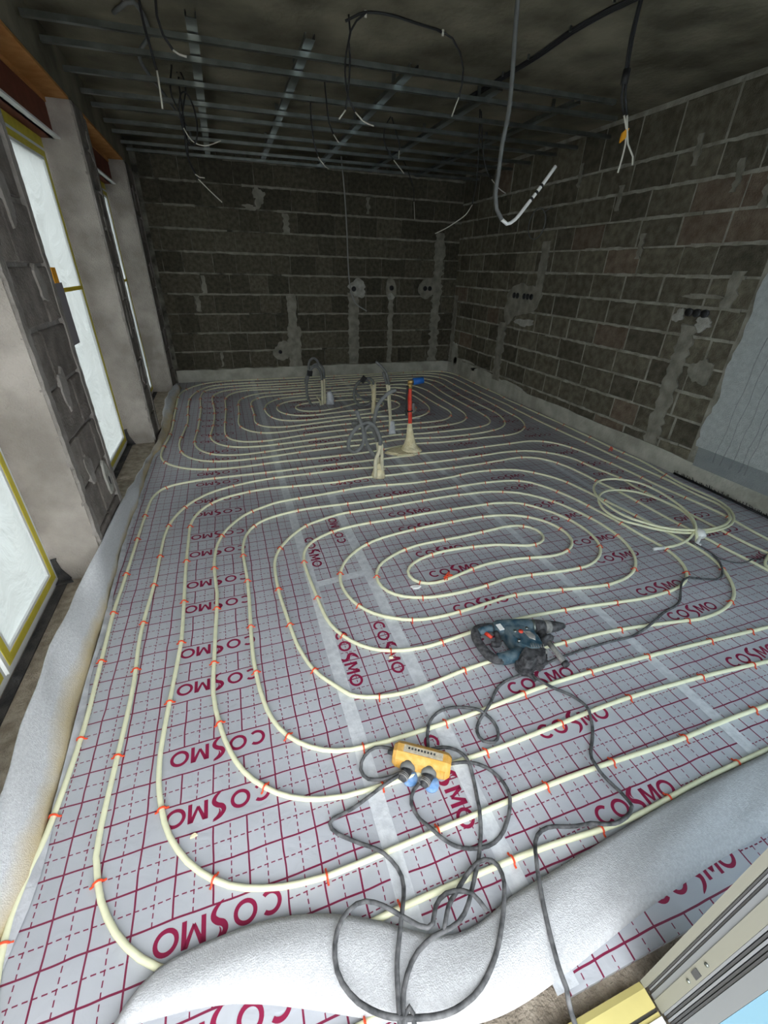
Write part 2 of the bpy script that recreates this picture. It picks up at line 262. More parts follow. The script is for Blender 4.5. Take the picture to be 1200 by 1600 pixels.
DATA = {
 'rear': [3045,967,20,3135,959,20,3225,959,22,3313,972,31,3355,985,38,3395,1003,45,3433,1026,52,3468,1053,57,3499,1085,59,3553,1156,59,3575,1195,58,3591,1236,57,3600,1280,57,3602,1324,56,3595,1414,55,3576,1501,54,3559,1542,53,3535,1580,52,3505,1612,52,3470,1639,51,3431,1660,51,3389,1675,50,3346,1683,49,3303,1680,48,3260,1668,48,3220,1649,47,3184,1624,46,3152,1593,46,3124,1558,45,3100,1520,45,3081,1480,44,3068,1438,43,3062,1394,43,3065,1350,42,3077,1307,42,3095,1270,41,3114,1245,41,3210,1136,40,3243,1106,40,3280,1080,40,3358,1036,42,3442,1005,45,3530,990,47,3575,989,47,3664,996,45,3752,1016,41,3794,1030,40,3875,1069,36,3947,1121,33,4009,1186,30,4036,1221,28,4079,1300,23,4094,1342,21,4110,1430,16,4116,1519,12,4118,1654,9,4125,1744,9,4183,2053,9,4195,2142,9,4201,2232,9,4187,2501,9,4198,2771,9,4196,2996,9,4205,3356,9,4195,3806,9,4194,4166,9,4188,4436,9,4196,4525,9,4217,4658,9,4222,4748,9,4216,5108,9,4229,5558,9,4231,5873,9,4227,6008,9,4218,6097,9,4198,6184,9,4182,6226,9,4160,6265,9,4133,6300,9,4101,6331,9,4064,6355,9,4023,6372,9,3980,6383,9,3891,6395,9,3801,6400,9,3621,6405,9,3441,6404,9,3216,6400,9,2946,6395,9,2676,6387,9,2406,6380,9,2091,6375,9,1776,6371,9,1506,6371,9,1057,6380,9,877,6379,9,607,6370,9,473,6352,9,386,6329,9,344,6314,9,263,6275,9,191,6223,9,129,6158,9,103,6121,9,56,6045,9,-1,5923,9,-16,5880,9,-38,5793,9,-56,5660,9,-61,5525,9,-61,5345,9,-48,4895,9,-43,4670,9,-33,4400,9,-31,4220,9,-37,3995,9,-65,3636,9,-66,3501,9,-56,3412,9,-46,3369,9,-31,3327,9,-12,3286,9,40,3214,9,103,3150,9,138,3121,9,214,3075,9,256,3058,9,342,3033,9,430,3019,9,565,3013,9,700,3018,9,924,3041,9,1329,3040,9,1688,3053,9,1778,3062,9,1867,3075,9,2086,3124,9,2264,3151,9,2354,3150,9,2532,3128,9,2667,3123,9,2847,3126,9,3072,3138,9,3251,3135,9,3341,3139,9,3430,3154,9,3514,3184,9,3591,3229,9,3661,3285,9,3692,3317,9,3747,3388,9,3788,3468,9,3818,3553,9,3838,3640,9,3845,3730,9,3849,3955,9,3859,4179,9,3870,4449,9,3871,4674,9,3856,4989,9,3855,5124,9,3865,5394,9,3883,5663,9,3882,5753,9,3868,5841,9,3838,5926,9,3794,6003,9,3766,6038,9,3733,6067,9,3695,6091,9,3654,6108,9,3611,6120,9,3522,6131,9,3342,6133,9,3072,6124,9,2803,6099,9,2534,6076,9,2310,6062,9,2040,6047,9,1771,6032,9,1501,6017,9,1276,6011,9,871,6020,9,647,6012,9,558,5999,9,471,5976,9,389,5939,9,351,5916,9,317,5887,9,288,5854,9,264,5816,9,247,5775,9,235,5732,9,217,5599,9,212,5464,9,216,5284,9,232,4924,9,234,4789,9,230,4519,9,225,4205,9,207,3845,9,208,3755,9,217,3666,9,240,3579,9,277,3498,9,330,3426,9,362,3395,9,398,3368,9,437,3347,9,522,3318,9,610,3305,9,700,3304,9,835,3315,9,1102,3355,9,1236,3368,9,1595,3396,9,1865,3399,9,1954,3410,9,2130,3445,9,2175,3451,9,2264,3449,9,2443,3427,9,2532,3424,9,2982,3439,9,3072,3445,9,3161,3456,9,3248,3477,9,3290,3494,9,3329,3515,9,3365,3541,9,3397,3572,9,3424,3607,9,3447,3646,9,3464,3687,9,3475,3730,9,3488,3819,9,3493,3954,9,3493,4089,9,3486,4404,9,3476,4764,9,3476,4899,9,3485,5078,9,3519,5437,9,3518,5526,9,3501,5614,9,3486,5656,9,3466,5696,9,3441,5733,9,3410,5765,9,3375,5790,9,3334,5809,9,3292,5822,9,3248,5830,9,3158,5838,9,2888,5839,9,2663,5830,9,2260,5796,9,1991,5769,9,1722,5742,9,1363,5715,9,1184,5713,9,959,5732,9,870,5733,9,825,5728,9,782,5717,9,741,5700,9,665,5653,9,632,5623,9,603,5589,9,579,5551,9,561,5511,9,536,5425,9,522,5336,9,514,5201,9,515,4796,9,505,4481,9,494,4167,9,493,3987,9,499,3897,9,506,3853,9,518,3810,9,535,3769,9,558,3731,9,588,3697,9,622,3669,9,660,3647,9,702,3631,9,745,3621,9,835,3615,9,969,3626,9,1321,3701,9,1454,3721,9,1544,3730,9,1768,3743,9,2083,3755,9,2307,3772,9,2667,3772,9,2757,3775,9,2846,3786,9,2890,3796,9,2932,3812,9,2971,3833,9,3007,3859,9,3040,3889,9,3095,3959,9,3117,3998,9,3133,4040,9,3144,4083,9,3150,4128,9,3151,4172,9,3135,4397,9,3122,4756,9,3120,5071,9,3113,5161,9,3104,5205,9,3090,5247,9,3069,5286,9,3043,5322,9,3011,5353,9,2976,5380,9,2897,5422,9,2812,5452,9,2725,5472,9,2680,5478,9,2590,5483,9,2456,5476,9,2187,5449,9,1738,5413,9,1290,5378,9,1111,5356,9,1025,5333,9,984,5315,9,947,5290,9,915,5260,9,887,5225,9,864,5187,9,846,5146,9,833,5103,9,825,5059,9,818,4970,9,828,4565,9,815,4296,9,827,4207,9,840,4164,9,859,4125,9,885,4089,9,918,4060,9,956,4038,9,998,4022,9,1041,4012,9,1131,4006,9,1220,4011,9,1310,4022,9,1709,4090,9,1843,4106,9,2113,4115,9,2382,4103,9,2472,4105,9,2517,4110,9,2561,4119,9,2603,4133,9,2643,4152,9,2680,4177,9,2712,4208,9,2739,4243,9,2762,4281,9,2780,4322,9,2805,4408,9,2818,4497,9,2821,4587,9,2818,4812,9,2809,4901,9,2797,4944,9,2780,4985,9,2756,5022,9,2725,5053,9,2688,5077,9,2647,5094,9,2604,5105,9,2559,5111,9,2470,5116,9,2290,5105,9,2246,5107,9,2115,5135,9,2071,5141,9,2026,5141,9,1804,5106,9,1536,5075,9,1403,5055,9,1316,5031,9,1275,5013,9,1238,4989,9,1205,4960,9,1176,4926,9,1152,4888,9,1134,4848,9,1120,4805,9,1111,4761,9,1108,4717,9,1110,4672,9,1128,4585,9,1145,4544,9,1167,4505,9,1194,4469,9,1225,4438,9,1261,4412,9,1300,4391,9,1342,4375,9,1386,4365,9,1475,4357,9,1609,4366,9,1919,4421,9,2143,4434,9,2231,4454,9,2315,4486,9,2354,4507,9,2390,4533,9,2421,4565,9,2444,4602,9,2459,4643,9,2461,4685,9,2449,4725,9,2423,4756,9,2386,4776,9,2343,4783,9,2299,4781,9,2255,4774,9,2169,4747,9,2088,4710,9,1850,4583,9,1724,4534,9,1637,4512,9,1593,4506,9,1548,4505,9,1504,4510,9,1461,4523,9,1422,4543,9,1387,4570,9,1359,4603,9,1341,4643,9,1332,4685,9,1335,4729,9,1347,4770,9,1370,4807,9,1402,4838,9,1439,4861,9,1480,4879,9,1523,4893,9,1611,4907,9,1791,4907,9,2015,4923,9,2105,4925,9,2240,4917,9,2373,4895,9,2457,4867,9,2498,4847,9,2536,4823,9,2571,4796,9,2601,4764,9,2627,4727,9,2645,4687,9,2655,4644,9,2657,4600,9,2650,4557,9,2635,4515,9,2614,4476,9,2587,4440,9,2555,4410,9,2519,4384,9,2438,4346,9,2180,4268,9,2091,4252,9,1778,4223,9,1510,4190,9,1420,4186,9,1330,4189,9,1241,4200,9,1197,4209,9,1155,4224,9,1117,4245,9,1083,4273,9,1054,4307,9,1031,4345,9,1012,4386,9,986,4471,9,966,4605,9,963,4695,9,970,4784,9,986,4872,9,1013,4958,9,1053,5038,9,1108,5109,9,1140,5140,9,1175,5168,9,1213,5191,9,1254,5209,9,1296,5223,9,1384,5239,9,1564,5250,9,1924,5245,9,2194,5254,9,2463,5246,9,2598,5246,9,2687,5236,9,2730,5223,9,2810,5184,9,2881,5129,9,2911,5096,9,2937,5060,9,2959,5021,9,2975,4979,9,2987,4936,9,2994,4892,9,3000,4802,9,2996,4532,9,2983,4398,9,2962,4311,9,2946,4269,9,2906,4189,9,2852,4117,9,2821,4085,9,2786,4057,9,2710,4010,9,2627,3975,9,2541,3950,9,2452,3937,9,2273,3935,9,2140,3914,9,2095,3912,9,2051,3916,9,1918,3938,9,1829,3940,9,1515,3912,9,1381,3893,9,1159,3855,9,1025,3842,9,936,3848,9,892,3857,9,851,3873,9,812,3894,9,777,3922,9,746,3954,9,696,4028,9,661,4110,9,644,4198,9,641,4333,9,660,4647,9,667,5052,9,675,5142,9,683,5186,9,695,5229,9,732,5310,9,783,5384,9,813,5417,9,884,5471,9,964,5510,9,1007,5522,9,1096,5535,9,1321,5545,9,1635,5566,9,1949,5585,9,2264,5604,9,2623,5628,9,2803,5629,9,2982,5614,9,3070,5594,9,3111,5577,9,3148,5554,9,3181,5524,9,3209,5489,9,3248,5409,9,3275,5323,9,3303,5191,9,3310,5102,9,3299,4697,9,3302,4427,9,3303,4157,9,3295,4023,9,3276,3935,9,3261,3893,9,3220,3813,9,3165,3743,9,3131,3713,9,3095,3688,9,3055,3667,9,2971,3637,9,2883,3618,9,2794,3606,9,2614,3599,9,2345,3614,9,2210,3614,9,1761,3579,9,1359,3533,9,956,3486,9,822,3478,9,732,3482,9,643,3497,9,601,3509,9,559,3527,9,521,3549,9,486,3577,9,454,3608,9,427,3644,9,404,3682,9,371,3765,9,355,3853,9,353,3943,9,380,4302,9,388,4616,9,381,4931,9,357,5336,9,359,5426,9,370,5515,9,393,5601,9,432,5682,9,458,5718,9,490,5749,9,526,5774,9,608,5809,9,695,5831,9,784,5843,9,919,5851,9,1324,5864,9,1774,5879,9,2177,5911,9,2581,5944,9,2940,5967,9,3210,5976,9,3345,5967,9,3432,5950,9,3475,5935,9,3514,5915,9,3551,5889,9,3584,5859,9,3612,5825,9,3658,5748,9,3686,5663,9,3699,5574,9,3700,5485,9,3674,5171,9,3663,4856,9,3663,4631,9,3673,4316,9,3687,3956,9,3681,3867,9,3667,3778,9,3631,3648,9,3595,3566,9,3547,3490,9,3518,3456,9,3451,3397,9,3374,3352,9,3290,3320,9,3159,3289,9,3025,3270,9,2846,3257,9,2666,3259,9,2576,3267,9,2309,3307,9,2175,3311,9,2085,3302,9,1818,3263,9,1593,3259,9,1503,3253,9,1145,3224,9,878,3186,9,743,3176,9,608,3173,9,474,3184,9,386,3203,9,304,3237,9,266,3262,9,232,3290,9,202,3323,9,175,3359,9,131,3437,9,115,3479,9,91,3565,9,74,3699,9,71,3789,9,75,3924,9,107,4328,9,110,4418,9,107,4552,9,95,4777,9,83,5047,9,80,5317,9,91,5496,9,113,5629,9,148,5760,9,194,5887,9,233,5968,9,282,6043,9,312,6075,9,346,6104,9,384,6126,9,469,6156,9,557,6173,9,646,6182,9,736,6186,9,1186,6181,9,1411,6185,9,1681,6195,9,1996,6211,9,2265,6228,9,2534,6246,9,2804,6263,9,3073,6280,9,3478,6298,9,3568,6299,9,3658,6292,9,3702,6285,9,3788,6259,9,3867,6219,9,3903,6192,9,3935,6161,9,3963,6127,9,4008,6049,9,4040,5965,9,4060,5878,9,4069,5788,9,4059,5339,9,4027,4935,9,4027,4755,9,4034,4485,9,4041,4215,9,4036,4126,9,4017,3947,9,4015,3722,9,4010,3452,9,4020,3047,9,4037,2687,9,4036,2417,9,4049,2193,9,4053,1968,9,4066,1743,9,4050,1519,10,4041,1340,20,4031,1297,23,4016,1255,26,3995,1216,29,3969,1180,33,3938,1148,36,3868,1092,43,3830,1069,46,3748,1033,52,3706,1019,55,3618,1000,62,3529,994,66,3485,998,66,3442,1009,65,3358,1041,62,3279,1083,60,3245,1111,60,3214,1144,60,3139,1254,60,3121,1294,61,3111,1337,61,3109,1426,62,3120,1515,63,3130,1559,64,3162,1643,64,3185,1681,65,3212,1717,65,3243,1749,66,3277,1777,66,3315,1801,67,3356,1818,67,3399,1828,68,3443,1829,68,3485,1821,69,3521,1806,70,3585,1760,71,3616,1730,72,3640,1694,72,3655,1653,73,3662,1609,73,3661,1520,74,3648,1431,75,3613,1301,76,3579,1218,77,3534,1140,78,3479,1070,79,3448,1037,77,3419,1006,67,3395,977,48,3374,950,20],
 'front': [3279,71,2881,109,2482,143,2132,160,1882,162,1632,151,1332,142,882,150,783,160,734,170,687,185,642,206,601,232,563,264,528,300,499,339,475,383,440,476,407,622,402,671,398,771,413,1271,411,1371,399,1571,399,1671,408,1770,416,1820,442,1916,461,1962,484,2006,540,2089,571,2127,607,2161,646,2190,766,2252,799,2267,837,2278,931,2292,1180,2314,1378,2339,1478,2347,1628,2345,1826,2321,1976,2312,2226,2325,2472,2364,2622,2368,2721,2359,2819,2342,2867,2328,2912,2308,2954,2282,2993,2252,3029,2217,3094,2142,3146,2057,3182,1964,3205,1867,3252,1571,3299,1275,3331,927,3331,877,3325,828,3313,780,3296,734,3246,648,3184,571,3148,536,3108,506,3066,481,2973,445,2876,424,2777,417,2727,419,2431,464,2182,489,1932,494,1782,502,1632,504,1432,494,1234,469,1134,466,1036,479,989,492,950,508,924,525,907,545,833,645,809,689,791,735,766,831,752,930,727,1229,725,1429,733,1528,744,1576,759,1623,781,1668,836,1750,902,1825,939,1859,978,1888,1022,1911,1115,1945,1209,1975,1258,1983,1307,1986,1507,1986,1757,1999,2057,2014,2157,2015,2406,2003,2504,1983,2598,1950,2642,1928,2684,1901,2722,1869,2788,1795,2842,1711,2883,1621,2928,1478,2946,1380,2951,1330,2952,1230,2939,1132,2925,1084,2886,993,2859,951,2828,913,2793,879,2753,849,2710,825,2664,806,2617,793,2518,781,2419,786,2073,844,1974,856,1875,857,1626,833,1476,828,1377,836,1329,848,1283,866,1198,916,1160,948,1128,985,1102,1026,1082,1071,1068,1119,1060,1168,1058,1217,1063,1266,1075,1314,1094,1359,1119,1402,1149,1441,1184,1476,1222,1508,1263,1536,1353,1579,1400,1594,1498,1616,1746,1646,2095,1663,2195,1660,2287,1651,2349,1638,2423,1612,2466,1591,2508,1564,2545,1532,2576,1495,2601,1453,2619,1407,2629,1359,2631,1310,2623,1263,2605,1219,2576,1181,2539,1150,2496,1128,2449,1114,2401,1108,2351,1109,2105,1149,1956,1151,1857,1140,1663,1093,1614,1083,1565,1080,1519,1087,1480,1107,1454,1140,1445,1182,1454,1224,1480,1261,1518,1289,1562,1310,1609,1326,1707,1344,1806,1347,1906,1342,2055,1325,2151,1299,2244,1263,2291,1250,2339,1247,2385,1255,2424,1277,2452,1311,2464,1353,2459,1397,2437,1436,2402,1465,2359,1484,2311,1492,2262,1494,1963,1469,1663,1460,1565,1446,1470,1417,1381,1373,1340,1346,1306,1312,1281,1272,1265,1226,1260,1179,1266,1132,1284,1088,1314,1052,1352,1024,1397,1002,1444,987,1492,976,1591,967,1691,966,1791,971,1940,991,1989,994,2089,988,2238,969,2387,957,2486,958,2535,967,2581,983,2625,1006,2666,1034,2702,1067,2732,1106,2755,1149,2772,1195,2783,1243,2789,1292,2784,1391,2761,1488,2742,1534,2719,1578,2665,1662,2635,1701,2601,1737,2563,1765,2519,1786,2472,1799,2423,1808,2324,1818,1874,1819,1624,1808,1374,1804,1274,1796,1176,1779,1129,1764,1039,1722,998,1695,962,1663,934,1624,915,1580,904,1532,898,1483,898,1383,915,1083,925,984,936,936,953,890,975,846,1003,805,1035,768,1073,736,1115,711,1161,693,1209,680,1307,667,1407,670,1656,693,1856,695,2006,688,2205,672,2553,631,2703,628,2803,634,2852,642,2900,655,2945,673,2988,698,3026,729,3058,766,3084,807,3104,852,3117,900,3123,949,3123,998,3106,1146,3092,1345,3046,1640,3024,1737,2977,1879,2934,1969,2907,2011,2877,2050,2842,2083,2801,2109,2755,2126,2658,2144,2558,2152,2408,2155,1958,2134,1508,2117,1358,2115,1058,2121,959,2113,860,2094,765,2065,721,2044,681,2017,647,1982,619,1942,598,1897,582,1850,565,1752,562,1653,572,1353,564,902,570,752,580,653,598,555,613,508,634,463,661,422,694,386,732,355,774,330,820,312,868,301,967,292,1067,290,1367,295,1717,317,2067,316,2467,300,2966,273,3216,259,3516,243],
 'p1': [2300,-300,1949,-299,1548,-304,1297,-310,997,-325,696,-337,395,-341,295,-339,196,-326,148,-313,102,-295,59,-271,22,-240,-9,-202,-33,-159,-53,-113,-83,-18,-98,80,-99,130,-90,229,-69,378,-54,678,-61,979,-71,1330,-65,1580,-61,1881,-57,2132,-50,2433,-40,2582,-30,2631,-14,2678,8,2721,39,2756,78,2782,124,2799,221,2820,370,2835,872,2840,1273,2856,1523,2858,1924,2868,2024,2874,2174,2890,2274,2895,2524,2879,2674,2878,3024,2899,3225,2907,3424,2922,3474,2919,3522,2911,3569,2895,3613,2873,3653,2844,3688,2810,3719,2771,3745,2729,3784,2637,3812,2541,3832,2443,3881,2045,3891,1694,3931,1346,3938,1196,3932,1096,3909,947,3892,698,3848,350],
 'p2': [2400,-170,2000,-176,1700,-192,1550,-188,1350,-173,1150,-168,850,-170,651,-185,551,-183,453,-169,405,-155,315,-113,233,-57,197,-23,165,15,138,56,115,100,98,147,86,195,76,294,89,794,76,1143,93,1544,95,1944,100,2044,112,2143,137,2240,172,2333,220,2420,249,2460,317,2533,356,2564,397,2591,442,2613,535,2648,632,2674,729,2695,828,2709,928,2715,1379,2720,1529,2719,1927,2678,2127,2667,2627,2682,2777,2692,2976,2711,3076,2713,3176,2706,3273,2687,3320,2671,3365,2649,3407,2624,3447,2594,3518,2524,3548,2484,3573,2442,3592,2397,3605,2349,3636,2152,3686,1959,3692,1911,3690,1864,3676,1775,3675,1728,3684,1479,3703,1229,3707,880,3711,830,3738,632,3767,233],
 'p3': [3039,-47,2688,-42,2287,-37,2037,-40,1636,-26,1285,-26,784,-37,684,-35,585,-22,490,6,445,27,404,54,366,86,332,122,303,162,278,205,259,251,235,347,225,438,226,569,254,967,258,1068,253,1318,245,1619,244,2020,248,2120,256,2169,268,2217,286,2263,308,2308,336,2349,368,2386,406,2418,447,2446,491,2467,538,2484,684,2517,784,2525,884,2523,1284,2495,1384,2498,1533,2513,1633,2516,1831,2505,1979,2510,2180,2506,2430,2507,2731,2523,3029,2556,3079,2557,3128,2553,3176,2542,3222,2524,3264,2498,3300,2466,3331,2428,3356,2385,3378,2340,3410,2246,3420,2197,3440,2048,3455,1850,3476,1703,3486,1252,3498,1103,3508,852,3527,653,3536,403,3550,102],
 'drill_cord': [1705,401,12,1701,352,12,1707,328,12,1719,308,12,1777,264,12,1793,246,12,1803,225,12,1808,201,12,1806,177,12,1799,153,12,1778,108,12,1747,70,12,1692,19,12,1677,0,12,1669,-22,12,1670,-45,12,1693,-114,12,1692,-138,12,1684,-159,12,1668,-177,12,1648,-190,12,1625,-197,12,1600,-200,12,1551,-193,12,1413,-136,12,1389,-132,12,1365,-134,12,1343,-142,12,1323,-157,12,1292,-196,12,1268,-240,12,1238,-308,12,1213,-379,12,1201,-428,12,1192,-527,12],
 'supply_cord': [3704,718,12,3603,702,12,3501,697,12,3452,706,12,3406,728,12,3368,761,12,3352,781,12,3342,803,12,3337,827,12,3340,877,12,3338,978,12],
 'supply_cord2': [3331,806,12,3295,740,12,3247,682,12,3208,651,12,3186,639,12,3163,633,12,3139,633,12,3115,639,12,3048,669,12,3023,675,12,2973,678,12,2949,676,12,2924,670,12,2880,649,12,2840,618,12,2784,568,12,2741,543,12,2694,528,12,2595,509,12,2478,464,12,2405,444,12,2331,432,12,2281,429,12,2130,434,12,1904,428,12,1829,421,12,1705,401,12,1605,394,12,1556,385,12,1512,363,12,1435,298,12,1371,259,12,1353,242,12,1340,222,12,1336,200,12,1341,179,12,1356,164,12,1376,161,12,1396,170,12,1411,187,12,1420,209,12,1421,233,12,1414,255,12,1400,276,12,1363,309,12,1321,335,12,1298,343,12,1273,346,12,1249,345,12,1226,338,12,1204,326,12,1185,310,12,1169,291,12,1156,270,12,1139,223,12],
 'box_loop': [1022,250,12,976,269,12,952,274,12,928,271,12,907,260,12,891,243,12,883,221,12,885,198,12,897,179,12,916,167,12,939,160,12,964,157,12,1014,162,12],
 'plug_cord': [1005,155,12,830,112,12,758,102,12,745,92,12,748,76,12,762,57,12,841,-7,12,878,-43,12,894,-62,12,906,-83,12,911,-106,12,907,-130,12,898,-153,12,849,-243,12,827,-290,12,800,-388,12],
 'plug_cord2': [1056,113,12,1034,102,12,1018,86,12,1010,65,12,1011,40,12,1017,16,12,1039,-29,12,1072,-68,12,1113,-97,12,1161,-113,12,1186,-116,12,1210,-114,12,1234,-107,12,1256,-95,12,1295,-62,12,1322,-21,12,1330,3,12,1332,28,12,1327,52,12,1317,74,12,1302,94,12,1282,109,12,1235,126,12,1185,134,12],
 'tangle': [1143,215,12,1191,207,12,1213,195,12,1230,178,12,1241,156,12,1247,132,12,1248,108,12,1238,58,12,1202,-37,12,1181,-82,12,1152,-124,12,1120,-161,12,1053,-229,12,1033,-244,12,1011,-254,12,987,-258,12,937,-259,12,913,-264,12,889,-272,12,867,-285,12,849,-301,12,833,-321,12,822,-343,12,809,-391,12],
 'tangle2': [1093,-259,12,1085,-236,12,1074,-214,12,1057,-197,12,1036,-187,12,1012,-184,12,989,-190,12,970,-203,12,945,-236,12,930,-239,12,911,-229,12,836,-162,12,815,-148,12,793,-138,12,769,-136,12,746,-142,12,725,-154,12,708,-172,12,697,-194,12,691,-218,12,691,-242,12,698,-266,12,710,-287,12,726,-307,12,765,-338,12,810,-360,12,883,-382,12,933,-388,12,983,-383,12,1007,-376,12,1030,-365,12,1072,-337,12,1108,-302,12,1141,-263,12,1169,-221,12,1179,-198,12,1181,-176,12,1172,-157,12,1154,-148,12,1131,-148,12,1084,-166,12,1018,-203,12,998,-219,12,967,-258,12],
 'tangle3': [811,-379,12,824,-358,12,835,-351,12,839,-363,12,834,-387,12],
 'h1_a': [452,2980,2745,452,2980,2740,455,2980,2645,468,2980,2560,477,2980,2484,481,2980,2471],
 'h1_b': [481,2980,2471,480,2980,2391,476,2980,2308],
 'h2_a': [536,2945,2745,536,2945,2740,529,2945,2680,546,2945,2609,584,2945,2556],
 'h2_b': [584,2945,2556,614,2945,2542,652,2945,2537],
 'h3a_a': [541,3861,2745,541,3861,2740,518,3861,2664,509,3861,2579,554,3861,2478,557,3861,2407],
 'h3a_b': [557,3861,2407,602,3861,2337,689,3861,2314,812,3861,2355],
 'h3b_a': [568,4000,2745,568,4000,2778,617,4000,2695,579,4000,2566,560,4000,2509,567,4000,2378,555,4000,2241,587,4000,2154],
 'h3b_b': [587,4000,2154,617,4000,2136,656,4000,2135],
 'h3c_a': [575,4100,2745,575,4100,2786,565,4100,2642,564,4100,2493,546,4100,2296,604,4100,2136],
 'h3c_b': [604,4100,2136,691,4100,2056,768,4100,1990],
 'h4a_a': [1612,2639,2745,1612,2639,2740,1558,2639,2703,1525,2639,2660,1513,2639,2616,1519,2639,2558,1514,2639,2474,1502,2639,2391,1489,2639,2329],
 'h4a_b': [1489,2639,2329,1449,2639,2285],
 'h4b_a': [1533,2708,2745,1533,2708,2740,1540,2708,2678,1516,2708,2593,1507,2708,2513,1513,2708,2437,1528,2708,2397,1566,2708,2343],
 'h4b_b': [1566,2708,2343,1614,2708,2307,1684,2708,2290],
 'h4c_a': [2091,2672,2745,2091,2672,2740,2155,2672,2722,2212,2672,2669,2242,2672,2603,2243,2672,2532,2228,2672,2471],
 'h4c_b': [2228,2672,2471,2204,2672,2415,2190,2672,2377],
 'h5_a': [2386,6100,2745,2386,6100,3234,2349,6100,3024,2319,6100,2789,2352,6100,2424,2378,6100,1973,2389,6100,1585,2413,6100,1308,2487,6100,1095,2662,6100,984],
 'h5_b': [2662,6100,984],
 'h6_a': [2297,2218,2745,2297,2218,2740,2305,2218,2626,2319,2218,2476,2327,2218,2312,2311,2218,2171,2310,2218,2039,2307,2218,1931,2328,2218,1862,2373,2218,1812],
 'h6_b': [2373,2218,1812,2414,2218,1791,2470,2218,1817,2546,2218,1904,2619,2218,1992,2701,2218,2099],
 'h7a_a': [2862,1985,2745,2862,1985,2740,2854,1985,2602,2871,1985,2458,2878,1985,2382,2924,1985,2307],
 'h7a_b': [2924,1985,2307,2968,1985,2242,2980,1985,2187,2979,1985,2115,2973,1985,2055],
 'h7b_a': [2870,1982,2745,2870,1982,2740,2867,1982,2602,2881,1982,2458,2900,1982,2383,2943,1982,2308],
 'h7b_b': [2943,1982,2308,2969,1982,2242,2995,1982,2188,3054,1982,2135,3064,1982,2097],
 'h8a_a': [2983,3801,2745,2983,3801,2740,3008,3801,2494,3022,3801,2267,3003,3801,2074],
 'h8a_b': [3003,3801,2074,2946,3801,1996,2865,3801,1942,2757,3801,1881,2643,3801,1831],
 'h8b_a': [3019,3841,2745,3019,3841,2740,3081,3841,2462,3150,3841,2329,3198,3841,2285],
 'h8b_b': [3198,3841,2285,3277,3841,2227,3369,3841,2189],
 'h9a_a': [2343,4308,2745,2343,4308,2740,2289,4308,2659,2285,4308,2568,2312,4308,2514,2386,4308,2435],
 'h9a_b': [2386,4308,2435,2502,4308,2337],
 'h9b_a': [2370,4350,2745,2370,4350,2752,2425,4350,2634,2454,4350,2567,2456,4350,2520],
 'h9b_b': [2456,4350,2520,2452,4350,2457],
 'h10_a': [1563,4060,2745,1563,4060,2740,1560,4060,2593,1574,4060,2459,1606,4060,2356],
 'h10_b': [1606,4060,2356,1665,4060,2295,1699,4060,2280],
 'h11_a': [1599,3677,2745,1599,3677,2740,1609,3677,2635,1624,3677,2500,1657,3677,2435],
 'h11_b': [1657,3677,2435,1697,3677,2388],
 'h12_a': [3115,6000,2745,3115,6000,2761,3192,6000,2643,3275,6000,2473,3293,6000,2334],
 'h12_b': [3293,6000,2334,3316,6000,2135],
 'c5a': [1721,2500,0,1717,2500,151,1708,2500,300,1679,2500,403,1643,2500,454,1605,2500,466,1577,2500,439,1569,2500,384,1588,2500,312,1624,2500,243,1665,2500,198,1700,2500,202],
 'c5b': [1656,2475,19,1656,2475,168,1685,2475,253,1689,2475,347,1660,2475,426,1625,2475,477,1590,2475,494,1542,2475,484,1487,2475,448,1446,2475,390,1429,2475,336,1437,2475,286,1468,2475,261,1514,2475,278,1549,2475,331,1556,2475,394,1543,2475,457,1528,2475,505,1495,2475,594],
 'c5c': [1700,2550,-24,1699,2550,94,1702,2550,238,1675,2550,358,1638,2550,425,1585,2550,454,1543,2550,466,1481,2550,479],
 'c5d': [1728,2570,-28,1725,2570,122,1715,2570,289,1684,2570,379,1665,2570,444,1675,2570,506,1695,2570,587,1736,2570,645,1784,2570,685,1844,2570,705],
 'c1a': [1684,4800,-8,1691,4800,46,1696,4800,233,1692,4800,351,1670,4800,441,1625,4800,475,1579,4800,458,1542,4800,396,1507,4800,295,1497,4800,204,1510,4800,84,1582,4800,-64],
 'c1b': [1724,4840,-22,1728,4840,74,1727,4840,209,1729,4840,393,1699,4840,471,1647,4840,492,1593,4840,468,1536,4840,388,1498,4840,313,1497,4840,261],
 'c1c': [1539,4820,392,1546,4820,505,1575,4820,554,1615,4820,567,1652,4820,533,1672,4820,491],
 'c1d': [1654,4760,5,1649,4760,59,1612,4760,122],
 'c2a': [2202,4280,-19,2203,4280,163,2208,4280,313,2194,4280,388,2148,4280,415,2083,4280,408,2019,4280,372,1973,4280,301,1966,4280,215,2005,4280,137,2070,4280,107,2137,4280,115,2183,4280,157],
 'c2b': [2218,4310,-29,2205,4310,219,2191,4310,307,2144,4310,378,2079,4310,393,2014,4310,366,1991,4310,293,2027,4310,216,2106,4310,174,2196,4310,174],
 'c3a': [2154,3520,9,2145,3520,195,2129,3520,331,2113,3520,472,2087,3520,568,2057,3520,642],
 'c3b': [2179,3540,0,2158,3540,189,2139,3540,412,2129,3540,531,2098,3540,626,2052,3540,689,1990,3540,741],
 'foam_top': [-190,341,112,-190,545,128,-200,844,149,-200,1134,156,-190,1401,152,-160,1516,202,-140,1665,218,-138,1961,209,-138,2319,179,-150,2801,105,-140,3165,77,-130,3722,38,-125,4192,43,-150,4614,57,-150,5186,112,-115,6098,77],
 'foam_foot': [-109,10,1,-97,128,1,-81,358,1,-101,873,1,-104,1189,1,-114,1416,1,-123,1665,1,-139,2003,1,-134,2285,1,-132,2786,1,-125,3454,1,-85,3689,1,-49,4196,1,-66,4917,1,-61,5675,1],
}

